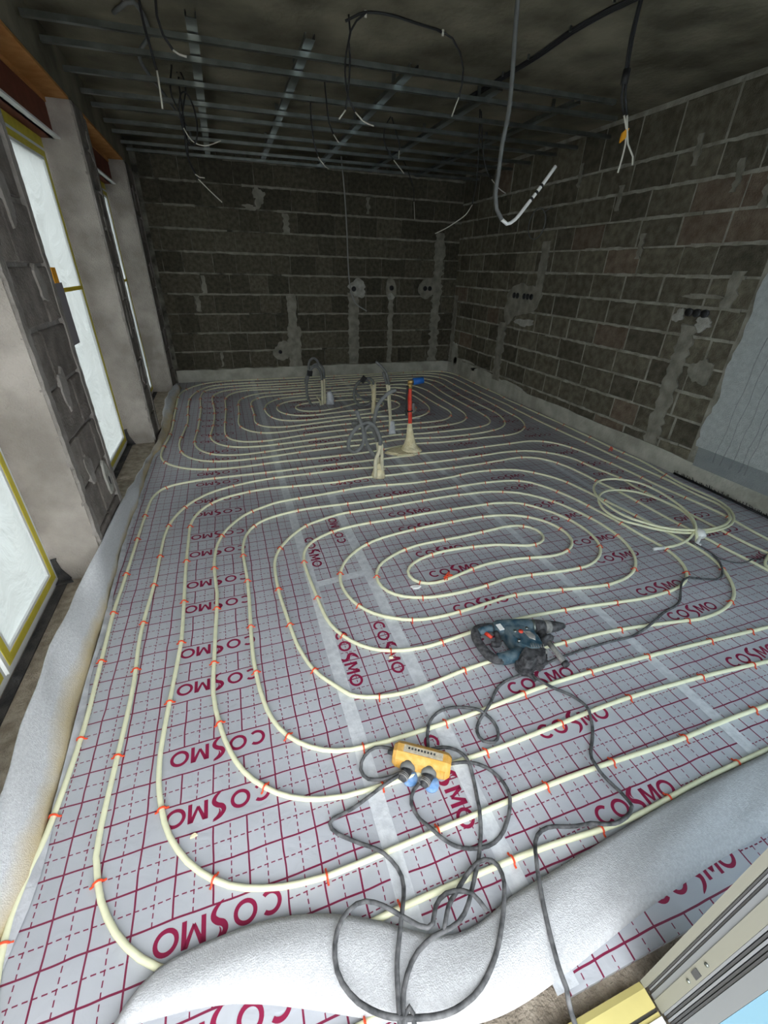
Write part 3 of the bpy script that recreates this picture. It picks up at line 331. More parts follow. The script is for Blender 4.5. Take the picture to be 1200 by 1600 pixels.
# ------------------------------------------------------------------ setting
def wavy(n, a, f=1.0, ph=0.0):
    return [a*(math.sin(i*.9*f+ph)+.6*math.sin(i*2.3*f+ph*2)+.5*random.uniform(-1,1)) for i in range(n)]
struct(MB().box((-.60,-.80,-.25), (4.70,6.80,-.03)).build('floor', M['concrete']), 'raw concrete floor slab under the heating foil')
struct(MB().box((-30,-30,-.40), (30,30,-.26)).build('ground', M['ground']), 'grey ground outside the building')
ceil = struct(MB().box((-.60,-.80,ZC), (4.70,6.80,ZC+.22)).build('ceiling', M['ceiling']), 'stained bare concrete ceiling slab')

def blob(cx, cy, rx, ry, n=14, rough=.25):
    n = max(28, n*2); ph = [random.uniform(0,6.28) for _ in range(5)]; out = []
    for i in range(n):
        t_ = 2*math.pi*i/n; r_ = 1+rough*.9*(.5*math.sin(2*t_+ph[0])+.35*math.sin(3*t_+ph[1])+.25*math.sin(5*t_+ph[2])+.18*math.sin(9*t_+ph[3])+.15*random.uniform(-1,1))
        out.append((cx+rx*math.cos(t_)*r_, cy+ry*math.sin(t_)*r_))
    return out
def strip(x0, x1, z0, z1, n=9, rough=.015):
    n = max(n, int((z1-z0)/.035))
    L_ = [(x0+random.uniform(-rough,rough), z0+(z1-z0)*i/(n-1)) for i in range(n)]; R_ = [(x1+random.uniform(-rough,rough), z0+(z1-z0)*i/(n-1)) for i in range(n)]
    return R_+L_[::-1]
def lay(parent, face, u0, u1, zl, lens, hg, vg, red=.05, depth=.02, skip=None, bm='block', redz=None):
    """blocks laid course by course; face = ('y', Y, -1) etc: axis, plane, outward sign"""
    ax, pl_, sg = face; vgs = vg
    for k in range(len(zl)-1):
        za, zb = zl[k]+hg/2+random.uniform(-.002,.002), zl[k+1]-hg/2+random.uniform(-.002,.002); u = u0-random.uniform(.0,.22)
        while u < u1-.02:
            l = random.choice(lens)*random.uniform(.96,1.04); a, b = max(u, u0), min(u+l, u1); u += l
            if b-a < .05: continue
            v_ = random.choice(vgs); a_, b_ = a+v_/2, b-v_/2
            if skip and skip((a_+b_)/2, (za+zb)/2): continue
            pr = random.uniform(.002,.009); c = .006
            P0, P1 = pl_-sg*depth, pl_+sg*pr
            dz = random.uniform(-.004,.004)
            ring0 = [(a_,za),(b_,za+dz),(b_,zb+dz),(a_,zb)]; ring1 = [(a_+c,za+c),(b_-c,za+c+dz),(b_-c,zb-c+dz),(a_+c,zb-c)]
            def Q(p, h): return (p[0],h,p[1]) if ax == 'y' else (h,p[0],p[1])
            v = [Q(p,P0) for p in ring0]+[Q(p,P1-sg*.004) for p in ring0]+[Q(p,P1) for p in ring1]
            f = [(8,9,10,11)]
            for r_ in (0,4):
                for j in range(4): f.append((r_+j, r_+(j+1)%4, r_+4+(j+1)%4, r_+4+j))
            MB().add(v, f).build('block', M['block_red'] if random.random() < red or (redz and redz((a_+b_)/2, (za+zb)/2)) else M[bm], parent)

# back wall
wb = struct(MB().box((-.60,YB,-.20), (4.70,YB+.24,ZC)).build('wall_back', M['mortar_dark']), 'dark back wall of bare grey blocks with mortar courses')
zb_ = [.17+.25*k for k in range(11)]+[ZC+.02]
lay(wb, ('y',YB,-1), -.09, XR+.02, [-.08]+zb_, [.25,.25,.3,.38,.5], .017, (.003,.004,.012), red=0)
# right wall
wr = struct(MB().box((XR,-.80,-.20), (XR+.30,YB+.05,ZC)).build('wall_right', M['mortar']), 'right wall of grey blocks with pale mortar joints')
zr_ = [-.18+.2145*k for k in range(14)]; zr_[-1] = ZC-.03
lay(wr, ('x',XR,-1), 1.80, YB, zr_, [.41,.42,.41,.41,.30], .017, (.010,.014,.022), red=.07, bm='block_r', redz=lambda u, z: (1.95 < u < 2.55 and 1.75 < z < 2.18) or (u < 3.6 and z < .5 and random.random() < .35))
# left wall: piers, lintel, low sill
wl = struct(MB().box((XL-.30,-.80,2.50), (XL,YB+.05,ZC)).build('wall_left', M['ceiling']), 'left wall of block piers and a concrete lintel around three tall windows')
PIERS = [(-.80,.08),(1.68,2.27),(3.83,4.20),(5.88,YB+.04)]
for a, b in PIERS:
    MB().box((XL-.30,a,-.10), (XL-.012,b,2.50)).build('pier_core', M['pier_mortar'], wl)
    MB().prism([(XL-.30,a-.002),(XL-.004,a-.002),(XL-.004,a+.012),(XL-.30,a+.012)], .0, 2.50, 'z').build('reveal_plaster', M['reveal'], wl)
    MB().prism([(XL-.30,b+.002),(XL-.004,b+.002),(XL-.004,b-.012),(XL-.30,b-.012)], .0, 2.50, 'z').build('reveal_plaster', M['reveal'], wl)
    if a > 0: lay(wl, ('x',XL,1), a+.035, min(b, YB)-.03, [.0+.25*k for k in range(11)], [.30,.25,.37], .02, (.014,.02), red=0, depth=.011, bm='pier_block')
MB().box((XL-.30,.0,-.10), (XL+.003,YB,.015)).build('sill_slab', M['concrete'], wl)
for a, b in ((.08,1.68),(2.27,3.83),(4.20,5.88)):
    MB().box((XL-.235,a+.02,.015), (XL-.192,b-.02,.022)).build('sealing_sheet', M['seal_black'], wl)
# smeared mortar on the pier faces
for (a, b) in ((1.68,2.27),(3.83,4.20),(5.88,6.44)):
    MB().prism(strip(a+.002, a+.055, .02, 2.48, 24, .008), XL-.012, XL+.0105, 'x', .02).build('mortar_smear', M['pier_mortar'], wl)
    MB().prism(strip(b-.05, b-.002, .02, 2.48, 24, .008), XL-.012, XL+.0095, 'x', .02).build('mortar_smear', M['pier_mortar'], wl)
    for k in range(5): MB().prism(blob((a+b)/2+random.uniform(-.1,.1), (.58+.42*k)+random.uniform(-.1,.1), .05, random.uniform(.05,.12), 14, .35), XL-.005, XL+.011+.0006*k, 'x', .06).build('mortar_smear', M['pier_mortar'], wl)
MB().prism(blob(2.13,.40,.05,.11,14,.15), XL, XL+.0125, 'x', .06).build('plaster_patch', M['patch_white'], wl)
MB().prism(blob(2.135,.38,.014,.032,10,.3), XL, XL+.0135, 'x', .1).build('hole', M['cable'], wl)
# near wall with the door opening the camera looks through
wf = struct(MB().box((-.60,-.80,2.32), (4.70,-.47,ZC)).build('wall_front', M['mortar']), 'front wall with the door opening')
MB().box((3.60,-.80,-.20), (4.70,-.47,2.32)).build('wall_panel', M['mortar'], wf)
MB().box((-.60,-.80,-.20), (-.16,-.47,2.32)).build('wall_panel', M['mortar'], wf)

# base render strips
def base_strip(name, ax, plane, sg, u0, u1, h, label, out=.014):
    n = 40; wv = wavy(n+1, .006)
    poly = [(u0+(u1-u0)*i/n, h+wv[i]) for i in range(n+1)]
    poly = [(u0,-.03),(u1,-.03)]+poly[::-1]
    m = MB(); m.prism(poly, plane+.01*(-sg), plane+sg*out, ax); return struct(m.build(name, M['render'], None), label)
base_strip('baseboard_back', 'y', YB, -1, -.12, XR, .165, 'pale rendered strip along the foot of the back wall')
base_strip('baseboard_right', 'x', XR, -1, -.45, YB, .165, 'pale rendered strip along the foot of the right wall')
# pale dusting above the right strip and the grey-blue sprayed plaster
for (y0, z0, ry, rz) in ((5.2,.17,.5,.07),(5.9,.19,.45,.10),(4.5,.17,.35,.05),(6.25,.3,.14,.22)):
    MB().prism(blob(y0, z0, ry, rz, 26, .2), XR+.005, XR-.0115, 'x', .08).build('render_smear', M['render'], wr)
n = 60; edge = [(1.765+random.uniform(-.012,.012)+.015*math.sin(i*.5), .30+(ZC-.30)*i/n) for i in range(n+1)]
MB().prism([(-.47,.30)]+edge+[(-.47,ZC)], XR-.022, XR+.01, 'x').build('plaster_panel', M['plaster'], wr)
MB().prism([(-.47,.14),(1.74,.14),(1.75,.305),(-.47,.31)], XR-.016, XR+.01, 'x').build('plaster_panel', M['plaster_grey'], wr)
for i, y0 in enumerate((1.59,1.525,1.45,1.38,1.34)):
    pts = [(XR-.0225, y0+.006*math.sin(k*1.7+i), .22+.95*k/10*(1-.1*i)) for k in range(11)]
    MB().tube(pts, .0022, 5).build('run_mark', M['gasket2'], wr)

# plaster patches and chases on the block walls
def back_patch(poly, m='patch', out=.014): MB().prism(poly, YB+.01, YB-out-random.uniform(0,.004), 'y', .03).build('plaster_patch', M[m], wb)
back_patch(strip(2.47,2.64,.16,1.22)); back_patch(strip(3.12,3.20,.16,1.20)); back_patch(strip(3.86,4.02,.16,2.05,14,.03)); back_patch(strip(1.52,1.72,.16,.75)); back_patch(strip(1.545,1.68,.72,1.17))
back_patch(blob(1.42,.40,.12,.15)); back_patch(blob(2.62,1.27,.15,.11,18,.35),'patch_white',.016); back_patch(blob(3.16,1.26,.09,.16,16,.15),'patch',.016); back_patch(blob(3.16,1.16,.05,.05,10),'patch_white',.018); back_patch(blob(3.76,1.28,.14,.15,16,.15),'patch',.016)
back_patch(blob(1.29,2.31,.09,.085,20,.55)); back_patch(blob(1.17,2.19,.10,.03,20,.5)); back_patch(strip(.42,.48,1.17,1.40),'patch'); back_patch(strip(.30,.36,.95,1.15)); back_patch(strip(.52,.55,.2,.41)); back_patch(strip(1.58,1.66,1.92,2.15)); back_patch(strip(2.76,2.80,2.2,2.4))
for k in range(1, 11):      # ragged mortar squeezed out of the courses
    z = .17+.25*k; x = random.uniform(-.05,.3)
    while x < 4.1:
        l = random.uniform(.35,1.1)
        if random.random() < .7:
            nn = 10; up_ = [(x+l*i/nn, z+.007+random.uniform(0,.008)) for i in range(nn+1)]; dn = [(x+l*i/nn, z-.007-random.uniform(0,.012)) for i in range(nn+1)]
            MB().prism(dn+up_[::-1], YB+.005, YB-.0115, 'y').build('mortar_bead', M['patch'], wb)
        x += l
def right_patch(poly, m='patch', out=.015): MB().prism(poly, XR+.01, XR-out-random.uniform(0,.004), 'x', .03).build('plaster_patch', M[m], wr)
right_patch(strip(2.13,2.27,.16,1.20,12,.02)); right_patch(blob(2.10,1.205,.075,.05,18,.4),'patch_white'); right_patch(blob(2.33,1.25,.045,.055,16,.4),'patch_white'); right_patch(strip(1.92,2.01,1.33,1.58)); right_patch(blob(1.97,.86,.09,.11,20,.35)); right_patch(blob(2.18,1.40,.16,.02,18,.4))
right_patch(strip(4.20,4.34,1.32,1.86,10,.015)); right_patch(blob(4.56,1.24,.33,.20,22,.2)); right_patch(blob(4.78,1.10,.16,.16)); right_patch(blob(4.45,.98,.18,.05,14,.4),'patch_white'); right_patch(strip(4.83,5.0,.16,.95,10,.03)); right_patch(strip(6.32,6.44,.16,1.2,10,.02))
for (y, z) in ((3.3,2.05),(2.6,2.28),(2.2,2.07),(3.9,2.3),(2.9,1.66),(1.95,1.95)): right_patch(strip(y, y+.05, z, z+.2))

for k in range(1, 13):      # uneven mortar along the right wall courses
    z = zr_[k]; y = 1.82+random.uniform(0,.2)
    while y < 6.2:
        l = random.uniform(.3,.9)
        if random.random() < .75:
            nn = max(6, int(l/.05)); up_ = [(y+l*i/nn, z+.007+random.uniform(0,.009)) for i in range(nn+1)]; dn = [(y+l*i/nn, z-.007-random.uniform(0,.010)) for i in range(nn+1)]
            MB().prism(dn+up_[::-1], XR+.005, XR-.0105-random.uniform(0,.002), 'x').build('mortar_bead', M['mortar'], wr)
        y += l

# ------------------------------------------------------------------ windows
WIN = [(.10,1.66,1.00),(2.29,3.81,3.02),(4.22,5.86,5.05)]
XF = -.38
for i, (a, b, mid) in enumerate(WIN):
    wnd = struct(empty('window_%d' % (i+1)), 'tall window taped over with milky plastic film and yellow masking tape, ' + ('nearest the open door' if i == 0 else 'between two block piers' if i == 1 else 'closest to the back wall'))
    for (p, q) in ((a, mid-.012), (mid+.012, b)):
        z0, z1 = .045, 2.20; t = .075
        m = MB(); m.box((XF-.05,p,z0),(XF,p+t,z1)); m.box((XF-.05,q-t,z0),(XF,q,z1)); m.box((XF-.05,p+t,z0),(XF,q-t,z0+t)); m.box((XF-.05,p+t,z1-t),(XF,q-t,z1))
        m.build('window_frame', M['white_paint'], wnd)
        e = .036; tz = XF+.003
        for (ya, yb2, za, zb2) in ((p+.02,p+.02+e,z0+.025,z1-.02),(q-.02-e,q-.02,z0+.025,z1-.02),(p+.02+e,q-.02-e,z0+.025,z0+.025+e),(p+.02+e,q-.02-e,z1-.02-e,z1-.02)):
            MB().box((XF-.001,ya,za),(tz,yb2,zb2)).build('masking_tape', M['yellow_tape'], wnd)
        nu, nv = 14, 40; v = []; f = []
        for iu in range(nu+1):
            for iv in range(nv+1):
                s_, t_ = iu/nu, iv/nv; d_ = min(s_,1-s_,t_,1-t_)
                bul = .018*min(1, d_*8)*math.sin(s_*7+t_*9+i)+.01*min(1,d_*8)*math.sin(s_*17-t_*23)
                v.append((XF-.012+bul*.6, p+.05+(q-p-.10)*s_, z0+.055+(z1-z0-.105)*t_))
        for iu in range(nu):
            for iv in range(nv):
                k = iu*(nv+1)+iv; f.append((k, k+nv+1, k+nv+2, k+1))
        MB().add(v, f, True).build('plastic_film', M['film'], wnd)
        MB().box((XF-.012,p+.05,1.33),(XF+.004,q-.05,1.355)).build('masking_tape', M['tape_thin'], wnd) if i else None
    m = MB(); m.box((XF-.06,a-.02,.02),(XF-.01,b+.02,.045)).build('window_sill', M['white_paint'], wnd)
    MB().box((XF-.06,a-.02,2.20),(XF-.004,b+.02,2.262)).build('window_head', M['yellow_tape'], wnd)
    # roller shutter box over the window
    MB().box((XF-.06,a-.018,2.262),(XL-.15,b+.018,2.50)).build('shutter_box', M['redbrown'], wnd)
    MB().box((XL-.17,a-.018,2.262),(XL-.115,b+.018,2.274)).build('shutter_strip', M['white_paint'], wnd)
    MB().box((XL-.15,a-.018,2.482),(XL-.002,b+.018,2.498)).build('soffit_board', M['wood'], wnd)
    MB().box((XL-.158,a-.018,2.455),(XL-.142,b+.018,2.485)).build('batten', M['wood'], wnd)
# black sealing flaps in the window corners
for y, lab in ((1.655,'torn black sealing flap at the foot of the pier beside the nearest window'),(3.805,'torn black sealing flap at the foot of the middle window')):
    m = MB(); m.prism([(XF-.005,.02),(XF+.05,.02),(XF+.058,.035),(XF+.03,.10),(XF+.022,.155),(XF+.028,.17),(XF-.003,.165)], y+.004, y+.012, 'y')
    m.prism([(XF-.005,y-.03),(XF+.07,y-.015),(XF+.055,y+.01),(XF-.005,y+.01)], .0225, .032, 'z')
    tag(m.build('sealing_flap', M['seal_black']), lab, 'sealing sheet')
t = thing('tape_flap', 'grey cloth tape flap with an orange tab on the pier edge by the window', 'tape')
MB().box((XL+.001,2.25,1.12),(XL+.006,2.40,1.42)).build('tape_sheet', M['tape_grey'], t)
MB().box((XL+.001,2.27,1.42),(XL+.012,2.34,1.49)).build('tab', M['orange_tag'], t)

# ------------------------------------------------------------------ door jamb (camera stands in the opening)
dj = struct(empty('door_1'), 'open door frame with gaskets, latch slot and yellow taped threshold')
def post(x0, x1, y0, y1, m, nm='frame_strip', z0=.012, z1=2.32): MB().box((x0,y0,z0),(x1,y1,z1)).build(nm, M[m], dj)
post(1.395,1.62,-.4975,-.484,'grey_pvc')
for k in range(3): post(1.405,1.62,-.5015-.004*k,-.4985-.004*k,('gasket','gasket2','gasket')[k],'gasket')
post(1.402,1.62,-.5205,-.5105,'grey_pvc2')
post(1.400,1.62,-.5430,-.5208,'grey_pvc')
for k in range(5): post(1.404+.002*(k%2),1.62,-.5475-.0055*k,-.5435-.0055*k,('gasket2','gasket','gasket2','gasket','gasket')[k],'gasket')
post(1.402,1.62,-.597,-.5705,'grey_pvc2')
post(1.410,1.62,-.80,-.5975,'blue_film','film_sheet')
MB().box((1.398,-.539,.235),(1.402,-.526,.262)).build('latch_slot', M['gasket'], dj)
for z in (.205,.305): MB().cyl((1.3965,-.5325,z),(1.402,-.5325,z),.004,seg=10).build('screw', M['galv'], dj)
m = MB(); m.prism([(-.484,-.03),(-.484,.006),(-.497,.012),(-.53,.012),(-.53,.004),(-.537,.004),(-.537,.012),(-.60,.010),(-.72,.010),(-.72,-.03)], .05, 1.395, 'x'); m.build('threshold', M['yellow_pale'], dj)
MB().box((1.62,-.60,.10),(3.60,-.595,2.25)).build('glazed_leaf', M['pane_film'], dj)
MB().box((1.62,-.64,-.20),(3.60,-.55,.10)).build('leaf_rail', M['grey_pvc2'], dj)
MB().box((1.62,-.64,2.25),(3.60,-.55,2.32)).build('leaf_rail', M['grey_pvc2'], dj)
MB().box((3.52,-.64,.10),(3.60,-.55,2.25)).build('leaf_stile', M['grey_pvc2'], dj)
MB().box((.05,-.5365,.0045),(1.395,-.5305,.0055)).build('threshold_groove', M['gasket'], dj)
MB().box((.05,-.62,.0122),(1.395,-.545,.016)).build('threshold_rail', M['white_paint'], dj)

# ------------------------------------------------------------------ heating foil with print
def ring(cx, cy, rx, ry, wx, wy, a0=0, a1=360, n=28):
    v = []; f = []
    for i in range(n+1):
        a = math.radians(a0+(a1-a0)*i/n); v += [(cx+rx*math.cos(a), cy+ry*math.sin(a), 0), (cx+(rx-wx)*math.cos(a), cy+(ry-wy)*math.sin(a), 0)]
    for i in range(n): f.append((2*i, 2*i+2, 2*i+3, 2*i+1))
    return v, f
def stroke(pts, wd):
    P = spline([(x,y,0) for x,y in pts], .003); n = len(P); v = []; f = []
    for i, p in enumerate(P):
        t_ = (P[min(i+1,n-1)]-P[max(i-1,0)]).normalized(); nn = Vector((-t_.y,t_.x,0)); s_ = i/(n-1); w_ = wd*(math.sin(math.pi*min(1,max(0,s_)))**.7)*.5+.0002
        v += [p+nn*w_, p-nn*w_]
    for i in range(n-1): f.append((2*i,2*i+1,2*i+3,2*i+2))
    return v, f
def lettering_mesh():
    m = MB(); h = .058
    m.add(*ring(.030,h/2,.030,h/2,.011,.0105,48,312)); m.add(*ring(.096,h/2,.031,h/2,.011,.0105))
    m.add(*stroke([(.182,.074),(.160,.063),(.148,.047),(.153,.034),(.168,.026),(.178,.014),(.172,-.002),(.150,-.018)], .015))
    m.add(*stroke([(.182,.070),(.166,.060),(.160,.048),(.163,.038)], .006))
    x = .196; W_ = .060; k = .012
    m.add([(x,0,0),(x+k,0,0),(x+k,h,0),(x,h,0)],[(0,1,2,3)]); m.add([(x+W_-k,0,0),(x+W_,0,0),(x+W_,h,0),(x+W_-k,h,0)],[(0,1,2,3)])
    m.add([(x+k*.2,h,0),(x+k*1.3,h,0),(x+W_/2+.003,.016,0),(x+W_/2-.003,.010,0)],[(0,3,2,1)]); m.add([(x+W_-k*.2,h,0),(x+W_-k*1.3,h,0),(x+W_/2-.003,.016,0),(x+W_/2+.003,.010,0)],[(0,1,2,3)])
    m.add(*ring(.293,h/2,.031,h/2,.011,.0105))
    me = bpy.data.meshes.new('lettering'); me.from_pydata(m.v, [], m.f); me.materials.append(M['ink']); return me
LET = lettering_mesh()
def letter(parent, x, y, rot):
    o = link('lettering', LET, parent, (x, y, .0006)); o.rotation_euler = (0, 0, rot); return o
ROWS_L = [.225+.5*k for k in range(-1,13)]+[.425+.5*k for k in range(-1,12)]
SHEETS = [  # x0, x1, y0, y1, grid phase, band, y period, band start, lettering x, rows, upside down, label
 (-.135,.919,-.45,6.43,.0,(.2,.6),.5,.2,.255,ROWS_L,True,'grey foil sheet along the window side, printed upside down'),
 (.921,1.219,-.38,2.30,.02,(9,9.1),.5,.0,0,[],False,'narrow grey foil strip with sideways lettering between two tapes'),
 (1.221,2.279,-.45,2.30,.02,(1.52,1.92),.509,.09,1.565,[-.39+.509*k for k in range(0,6)]+[-.185+.509*k for k in range(0,5)],False,'grey foil sheet under the rotary hammer and front spiral'),
 (2.281,3.319,-.45,6.43,.07,(2.57,2.97),.512,.43,2.605,[-.06+.512*k for k in range(0,12)]+[.14+.512*k for k in range(0,12)],False,'long grey foil sheet running from the door to the back wall'),
 (3.321,4.262,-.45,6.43,.0,(3.5,3.9),.512,.47,3.535,[-.03+.512*k for k in range(0,12)]+[.18+.512*k for k in range(0,12)],True,'grey foil sheet along the right block wall'),
 (.921,1.979,2.302,6.43,.02,(1.22,1.62),.5,2.42,1.275,[2.45+.5*k for k in range(0,8)]+[2.75+.5*k for k in range(0,7)],True,'grey foil sheet under the rear spiral'),
 (1.981,2.279,2.302,6.43,.0,(9,9.1),.5,.0,0,[],False,'narrow grey foil strip under the red riser tube'),
]
for k, (x0,x1,y0,y1,ph,band,per,yb,lx,rows,inv,lab) in enumerate(SHEETS):
    sh = MB().box((x0,y0,-.03),(x1,y1,0)).build('foil_sheet', foil_mat('printed_foil_%d' % k, ph, band, per, yb)); tag(sh, lab, 'foil', 'printed heating foil sheets')
    for y in rows:
        if y < y0+.02 or y > y1-.1: continue
        if inv: letter(sh, lx+.325, y+.062, math.pi)
        else: letter(sh, lx, y, 0)
    if k == 1:
        for (x, y, r) in ((1.132,.895,-math.pi/2),(1.132,.27,-math.pi/2),(.940,.885,-math.pi/2),(1.195,1.63,math.pi/2),(.940,1.75,-math.pi/2)): letter(sh, x, y, r)
# clear tape over the joints
TZ = [.0010]
def tape(x0, y0, x1, y1, wd, lab):
    TZ[0] += .0002
    L_ = Vector((x1-x0,y1-y0,0)); n = max(2, int(L_.length/.12)); nn = Vector((-L_.y,L_.x,0)).normalized(); A = []; B = []
    for i in range(n+1):
        p = Vector((x0,y0,TZ[0]))+L_*(i/n); a = wd/2*(1+random.uniform(-.08,.08)); b = wd/2*(1+random.uniform(-.08,.08)); A.append(p+nn*a); B.append(p-nn*b)
    tag(MB().ribbon(A, B).build('joint_tape', M['tape']), lab, 'tape', 'clear tapes over the foil joints')
tape(.905,-.44,.925,6.40,.055,'long clear tape on the joint of the window side foil sheet')
tape(1.22,-.44,1.24,2.32,.06,'clear tape crossing under the orange socket box')
tape(2.283,-.44,2.30,2.40,.05,'clear tape running past the tip of the rotary hammer')
tape(1.22,2.305,2.02,2.345,.06,'crosswise clear tape in front of the coiled conduits')
tape(.90,1.265,1.25,1.295,.05,'short crosswise clear tape on the narrow foil strip')
tape(1.985,2.33,1.975,6.3,.05,'clear tape leading to the foamed red tube')
tape(2.27,2.40,2.262,6.3,.05,'clear tape passing behind the foamed red tube')
tape(3.32,1.0,3.325,2.45,.045,'clear tape beneath the loose pipe coil')

# ------------------------------------------------------------------ heating pipes
PR = .0088
def pts3(k, z=None):
    d = DATA[k]
    if z is not None: return [Vector((d[i]/1000, d[i+1]/1000, z)) for i in range(0, len(d), 2)]
    return [Vector((d[i]/1000, d[i+1]/1000, d[i+2]/1000)) for i in range(0, len(d), 3)]
def clip_mesh():
    m = MB(); R_ = PR+.0022
    P = [(0,-R_-.010,.0036),(0,-R_-.004,.004),(0,-R_,.007)]+[(0,-R_*math.cos(a),PR+R_*math.sin(a)) for a in [math.pi*i/8 for i in range(0,9)]]+[(0,R_,.007),(0,R_+.004,.004),(0,R_+.010,.0036)]
    m.tube(P, .0031, 5)
    me = bpy.data.meshes.new('clip'); me.from_pydata(m.v, [], m.f); me.materials.append(M['clip']); return me
CLIP = clip_mesh()
def pipe(key, label, z=None, gap=.36, clipped=True, trim=(0,0)):
    t = thing('heating_pipe', label, 'pipe', 'underfloor heating pipes')
    P = pts3(key, z); P = spline(P, .035)
    MB().tube(P, PR, 8).build('pipe_run', M['pipe'], t)
    s_ = random.uniform(0,.2); acc = 0; nx = .2
    tot = sum((P[i+1]-P[i]).length for i in range(len(P)-1))
    for i in range(1, len(P)-1):
        acc += (P[i]-P[i-1]).length
        if acc < nx: continue
        nx = acc+gap*random.uniform(.75,1.25)
        if acc < trim[0] or acc > tot-trim[1] or P[i].z > .0125: continue
        d = P[i+1]-P[i-1]; o = link('clip', CLIP, t, (P[i].x, P[i].y, P[i].z-PR)); o.rotation_euler = (0, 0, math.atan2(d.y, d.x)+random.uniform(-.1,.1))
    return t
rear = pipe('rear', 'cream pipe wound in the rear spiral, its tied ends coiled by the right wall', None, .40)
Pe = pts3('rear')[:2]; MB().tube([Pe[0]-(Pe[1]-Pe[0])*.2, Pe[0]+(Pe[1]-Pe[0]).normalized()*.06], PR*1.12, 10).build('end_cap', M['white_pe'], rear)
pipe('front', 'cream pipe wound in the front spiral beside the rotary hammer', PR, .30)
pipe('p1', 'outermost cream pipe running beside the white foam strip', PR, .34)
pipe('p2', 'second cream pipe from the foam strip, bending under the front foam', PR, .32)
pipe('p3', 'third cream pipe from the foam strip, passing below the orange socket box', PR, .32)
t = thing('heating_pipe', 'short end of cream pipe rising at the right frame edge', 'pipe', 'underfloor heating pipes')
MB().tube(spline([(3.80,.75,.010),(3.675,.70,.022),(3.60,.668,.024),(3.548,.635,.022),(3.53,.595,.018),(3.56,.555,PR)]), PR, 8).build('pipe_run', M['pipe'], t)
t = thing('pipe_tie', 'white tape tie holding the loose pipe coil together', 'tape')
MB().tube([(3.452,1.03,.052),(3.435,.985,.056),(3.42,.955,.052)], .027, 12, True, [.022,.030,.022]).build('wrap', M['white_pe'], t)
MB().tube(spline([(3.43,.975,.05),(3.385,.95,.035),(3.35,.93,.022),(3.37,.92,.02)], .01), .011, 8).build('tail', M['white_pe'], t)

# ------------------------------------------------------------------ foam edge strips
NF = 90
top = [Vector((-.19,-.44,.13)),Vector((-.19,.0,.12))]+pts3('foam_top'); foot = [Vector((-.11,-.44,.001))]+pts3('foam_foot')+[Vector((-.06,6.1,.001))]
top = spline(top, .05); foot = spline(foot, .05)
def at_y(P, y):
    for i in range(len(P)-1):
        if P[i].y <= y <= P[i+1].y: return P[i].lerp(P[i+1], (y-P[i].y)/max(1e-9, P[i+1].y-P[i].y))
    return P[0] if y < P[0].y else P[-1]
ys = [-.43+(6.08+.43)*i/NF for i in range(NF+1)]
A = [at_y(top, y) for y in ys]; B = [at_y(foot, y) for y in ys]
fs = thing('foam_edge_strip', 'upright white foam edge strip along the window wall', 'foam strip', 'foam edge strips')
v = []; f = []; sub = 6
for i in range(NF+1):
    for k in range(sub+1):
        s_ = k/sub; p = A[i].lerp(B[i], s_); p.x += .018*math.sin(math.pi*s_)*math.sin(ys[i]*5.5)+.006*math.sin(ys[i]*17+s_*4)
        if p.z > .012 and any(q0-.04 < ys[i] < q1+.04 for q0, q1 in PIERS[1:]): p.x = max(p.x, XL+.016)
        v.append(p)
for i in range(NF):
    for k in range(sub): a = i*(sub+1)+k; f.append((a,a+1,a+sub+2,a+sub+1))
o = MB().add(v, f, True).build('foam_sheet', M['foam_left'], fs); md = o.modifiers.new('thickness','SOLIDIFY'); md.thickness = .006; md.offset = 0
A2 = [B[i]+Vector((.004,0,.012)) for i in range(NF+1)]; C2 = [B[i]+Vector((.022+.008*math.sin(ys[i]*11),0,.0025)) for i in range(NF+1)]
MB().ribbon(A2, C2).build('film_lip', M['lip_film'], fs)
inner = [(.13,-.42),(.155,-.25),(.20,-.155),(.272,-.098),(.402,-.082),(.56,-.090),(.705,-.129),(.829,-.187),(.945,-.253),(1.047,-.271),(1.18,-.247),(1.291,-.238),(1.537,-.219),(1.851,-.197),(2.301,-.184),(2.85,-.17)]
outer = [(.15,-.44),(.18,-.27),(.231,-.17),(.30,-.178),(.40,-.195),(.50,-.225),(.62,-.275),(.74,-.33),(.85,-.375),(.94,-.41),(1.05,-.425),(1.18,-.42),(1.337,-.404),(1.491,-.386),(1.68,-.372),(1.90,-.362),(2.4,-.355)]
IN = lerp_line(spline([(x,y,.0) for x,y in inner], .04), 80); OU = lerp_line(spline([(x,y,.0) for x,y in outer], .04), 80)
v = []; f = []; sub = 10
for i in range(80):
    for k in range(sub+1):
        s_ = k/sub; p = IN[i].lerp(OU[i], s_); h = .024+.016*math.sin(math.pi*min(1,s_*1.05))+.006*math.sin(i*.35+s_*3)*math.sin(math.pi*s_)
        if s_ > .8: h -= .014*(s_-.8)/.2
        p.z = h; v.append(p)
for i in range(79):
    for k in range(sub): a = i*(sub+1)+k; f.append((a,a+1,a+sub+2,a+sub+1))
o = MB().add(v, f, True).build('foam_edge_strip', M['foam']); md = o.modifiers.new('thickness','SOLIDIFY'); md.thickness = .006; md.offset = 0
tag(o, 'white foam edge strip flopped over the foil in front of the door', 'foam strip', 'foam edge strips')

